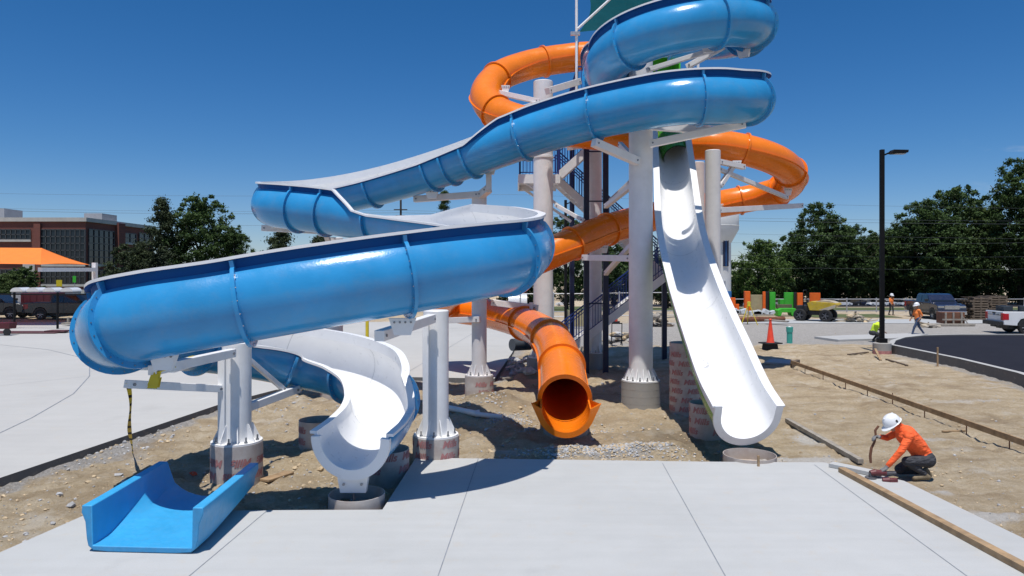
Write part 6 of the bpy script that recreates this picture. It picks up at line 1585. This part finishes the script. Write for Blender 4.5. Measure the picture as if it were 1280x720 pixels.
q = P(1004, 395, 57); t = thing('barrel', 'blue barrel left of the dumper wheels', 'barrel', (q.x, 57, 0)); mb = MB(); mb.lathe([(.24, 0), (.28, .1), (.28, .75), (.24, .84), (.001, .84)], 18, (q.x, 57, 0)); obj('drum', mb, 'play_blue', t)
mb = MB(); mb.lathe([(.285, .28), (.30, .30), (.285, .32)], 18, (q.x, 57, 0)); obj('hoop', mb, 'play_blue', t)
mb = MB(); mb.cyl(P(898, 400, 51), P(980, 398.5, 53), .17, n=14); tag(obj('steel_pipe', mb, 'rust'), 'long dark pipe lying on the gravel behind the survey tripod', 'pipe')
plank('plank', 'pale planks lying on the gravel right of the survey tripod', 'plank', P(957, 400, 50), P(985, 402, 49), .5, .1, 'grey_wood')
def pile(name, label, cat, px0, px1, py, hgt, Y, n, mats, seed, plankk=True):
    r_ = random.Random(seed); mb = MB()
    for k in range(n):
        u = r_.random(); p = P(px0+(px1-px0)*u, py, Y+r_.uniform(-.4, .4)); p.z = zg(p.x, p.y)+r_.uniform(0, hgt)*math.sin(math.pi*max(.1, u))
        if plankk and k % 2: mb.beam(p, p+V((r_.uniform(-1, 1), r_.uniform(-.5, .5), r_.uniform(-.1, .25))), r_.uniform(.08, .25), .06, mi=r_.randrange(len(mats)))
        else: stone(mb, p, r_.uniform(.12, .35), (1.2, .9, .6), r_.randrange(len(mats)))
    return tag(obj(name, mb, mats, smooth=0), label, cat)
pile('debris_pile', 'pile of pale debris right of the dumper', 'debris', 1055, 1080, 399, .7, 52, 46, ['dry_mud', 'grey_wood', 'clod'], 3)
pile('debris_pile', 'dark scrap heap seen past the right of the tall column', 'debris', 808, 836, 402, 1.0, 48, 40, ['dark_wood', 'grey_wood', 'dry_mud'], 4)
pile('debris_pile', 'rubble and boards behind the stair tower foot', 'debris', 758, 795, 420, .5, 38, 46, ['grey_wood', 'crushed_stone', 'clod'], 5)
pile('debris_pile', 'low rubble strip on the gravel left of the wood form box', 'debris', 1150, 1172, 404, .25, 47, 24, ['grey_wood', 'dry_mud'], 6)
# lumber stack, form box
def stack(label, px0, px1, py0, py1, Y, rows, seed, mat='dark_wood', grp=None):
    r_ = random.Random(seed); a, b = P(px0, py0, Y), P(px1, py1, Y); t = thing('lumber_stack', label, 'lumber stack', ((a.x+b.x)/2, Y, b.z), group=grp); h = (a.z-b.z)/rows
    for k in range(rows):
        mb = MB(); ox = r_.uniform(-.15, .15); w = b.x-a.x
        for j in range(4): mb.box(((a.x+b.x)/2+ox, Y-.6+j*.4, b.z+h*(k+.38)), (w*r_.uniform(.85, 1), .3, h*.6))
        for s in (-.4, 0, .4): mb.box(((a.x+b.x)/2+w*s, Y, b.z+h*(k+.86)), (.14, 1.5, h*.24))
        obj('board_layer', mb, mat, t, smooth=0)
stack('left wide stack of weathered forming boards beyond the navy pickup', 1207, 1230, 371, 399, 55, 9, 1); stack('right taller stack of weathered forming boards, straps on top', 1229, 1253, 369.5, 398, 56.5, 10, 2)
t = thing('form_box', 'rusty brown wood form box braced by stakes on the gravel', 'form box', tuple(P(1188, 406, 49)))
a, b = P(1175, 390, 49), P(1201, 404, 49); mb = MB(); mb.box(((a.x+b.x)/2, 49, (a.z+b.z)/2), (b.x-a.x, .9, a.z-b.z)); obj('panel', mb, 'brown_board', t, smooth=0, bevel=.02)
mb = MB()
for s in (-.62, -.1, .45): mb.box(((a.x+b.x)/2+s, 48.5, (a.z+b.z)/2-.05), (.1, .07, a.z-b.z+.1))
mb.box(((a.x+b.x)/2, 48.48, (a.z+b.z)/2-.1), (b.x-a.x+.3, .06, .1)); mb.beam(P(1200, 391, 48.6), P(1210, 405, 48.4), .1, .06); mb.box(((a.x+b.x)/2-.3, 48.3, .06), (2.6, .8, .12)); obj('brace', mb, 'grey_wood', t, smooth=0)
q = P(770, 404, 44); t = thing('traffic_drum', 'slim orange and white channelizer post behind the stair tower', 'channelizer', (q.x, 44, 0)); 
for k, (z0, z1, mt) in enumerate(((0, .12, 'rubber'), (.12, .4, 'cone_orange'), (.4, .5, 'car_white'), (.5, .75, 'cone_orange'), (.75, .85, 'car_white'), (.85, 1.08, 'cone_orange'))):
    mb = MB(); r_ = .24 if k == 0 else .10; mb.lathe([(.001, z0), (r_, z0), (r_, z1), (.001, z1)], 16, (q.x, 44, q.z)); obj('base' if k == 0 else 'band', mb, mt, t)
t = thing('folding_chair', 'thin black metal frame chair standing left of the tall column', 'chair', tuple(P(772, 425, 36))); q = P(771, 424, 36); g_ = zg(q.x, 36)
mb = MB()
for s in (-.25, .25): mb.tube([(q.x+s, 36.3, g_), (q.x+s, 36, g_+.45), (q.x+s, 35.95, g_+1.15)], .022, 6); mb.tube([(q.x+s, 35.8, g_), (q.x+s, 36.2, g_+.45)], .022, 6)
mb.beam((q.x-.25, 35.95, g_+1.12), (q.x+.25, 35.95, g_+1.12), .05); obj('frame', mb, 'black_paint', t); mb = MB(); mb.box((q.x, 36.1, g_+.46), (.5, .45, .04)); obj('seat', mb, 'black_paint', t, smooth=0)
panel('picket_barrier', 'low beige picket barrier left of the stair tower foot', 'barrier', 707, 732, 388, 408, 47, 'beige_panel', .06, 'grey_wood', None)
# ------------------------------------------------------------------ sky, sun, camera
w = bpy.data.worlds.new('World'); SC.world = w; w.use_nodes = True; nt = w.node_tree
bg = nt.nodes['Background']; sky = nt.nodes.new('ShaderNodeTexSky'); sky.sky_type = 'NISHITA'; sky.sun_disc = False
EL, AZ = R(75.8), math.atan2(-.04, -.25)         # sun stands high behind the camera, a little to its left
sun_dir = V((-.045, -.29, 1.0)).normalized()
sky.sun_elevation = math.asin(sun_dir.z); sky.sun_rotation = math.atan2(sun_dir.x, sun_dir.y)
sky.altitude = 200; sky.air_density = 1.0; sky.dust_density = .15; sky.ozone_density = 1.0
hs = nt.nodes.new('ShaderNodeHueSaturation'); hs.inputs['Saturation'].default_value = 1.2; hs.inputs['Value'].default_value = 1.0
tc = nt.nodes.new('ShaderNodeTexCoord'); sp = N(nt, 'ShaderNodeSeparateXYZ'); nt.links.new(tc.outputs['Generated'], sp.inputs[0])
tint = ramp(nt, sp.outputs[2], [(.0, (.74, .86, 1.18)), (.15, (.64, .81, 1.08)), (.4, (.62, .80, 1.03)), (1, (1.15, 1.25, 1.4))])  # brightened toward the zenith, above the frame, as added fill light
nt.links.new(mixc(nt, 1.0, sky.outputs[0], tint, 'MULTIPLY'), hs.inputs['Color'])
# a few small fair-weather puffs low over the trees
mp = N(nt, 'ShaderNodeMapping'); mp.inputs['Scale'].default_value = (9, 9, 30); nt.links.new(tc.outputs['Generated'], mp.inputs['Vector'])
cf = noi(nt, 1.0, 6, .6, mp.outputs[0]); cm = ramp(nt, cf, [(.565, (0, 0, 0)), (.70, (.5, .5, .5))])
band = ramp(nt, sp.outputs[2], [(.02, (0, 0, 0)), (.05, (1, 1, 1)), (.13, (1, 1, 1)), (.17, (0, 0, 0))])
cmx = mixc(nt, 1.0, mixc(nt, 1.0, cm, band, 'MULTIPLY'), ramp(nt, sp.outputs[0], [(.52, (0, 0, 0)), (.60, (1, 1, 1))]), 'MULTIPLY')
col = mixc(nt, cmx, hs.outputs[0], (8.0, 8.3, 8.8))
nt.links.new(col, bg.inputs['Color']); bg.inputs['Strength'].default_value = .085
sl = bpy.data.lights.new('sun', 'SUN'); sl.energy = 4.6; sl.angle = R(.5); sl.color = (1, .955, .89)
so = bpy.data.objects.new('sun', sl); COL.objects.link(so); so.rotation_euler = (-sun_dir).to_track_quat('-Z', 'Y').to_euler(); so.location = (0, -10, 40)
cd = bpy.data.cameras.new('camera'); co = bpy.data.objects.new('camera', cd); COL.objects.link(co)
cd.sensor_width = 36; cd.lens = F/1280*36; cd.shift_y = (HY-360)/1280; cd.clip_end = 3000; cd.clip_start = .1
co.location = (0, 0, H); co.rotation_euler = (R(90), 0, 0); SC.camera = co
SC.view_settings.view_transform = 'Standard'; SC.view_settings.look = 'None'; SC.view_settings.exposure = 0; SC.view_settings.gamma = 1
SC.cycles.use_denoising = True; SC.cycles.max_bounces = 8
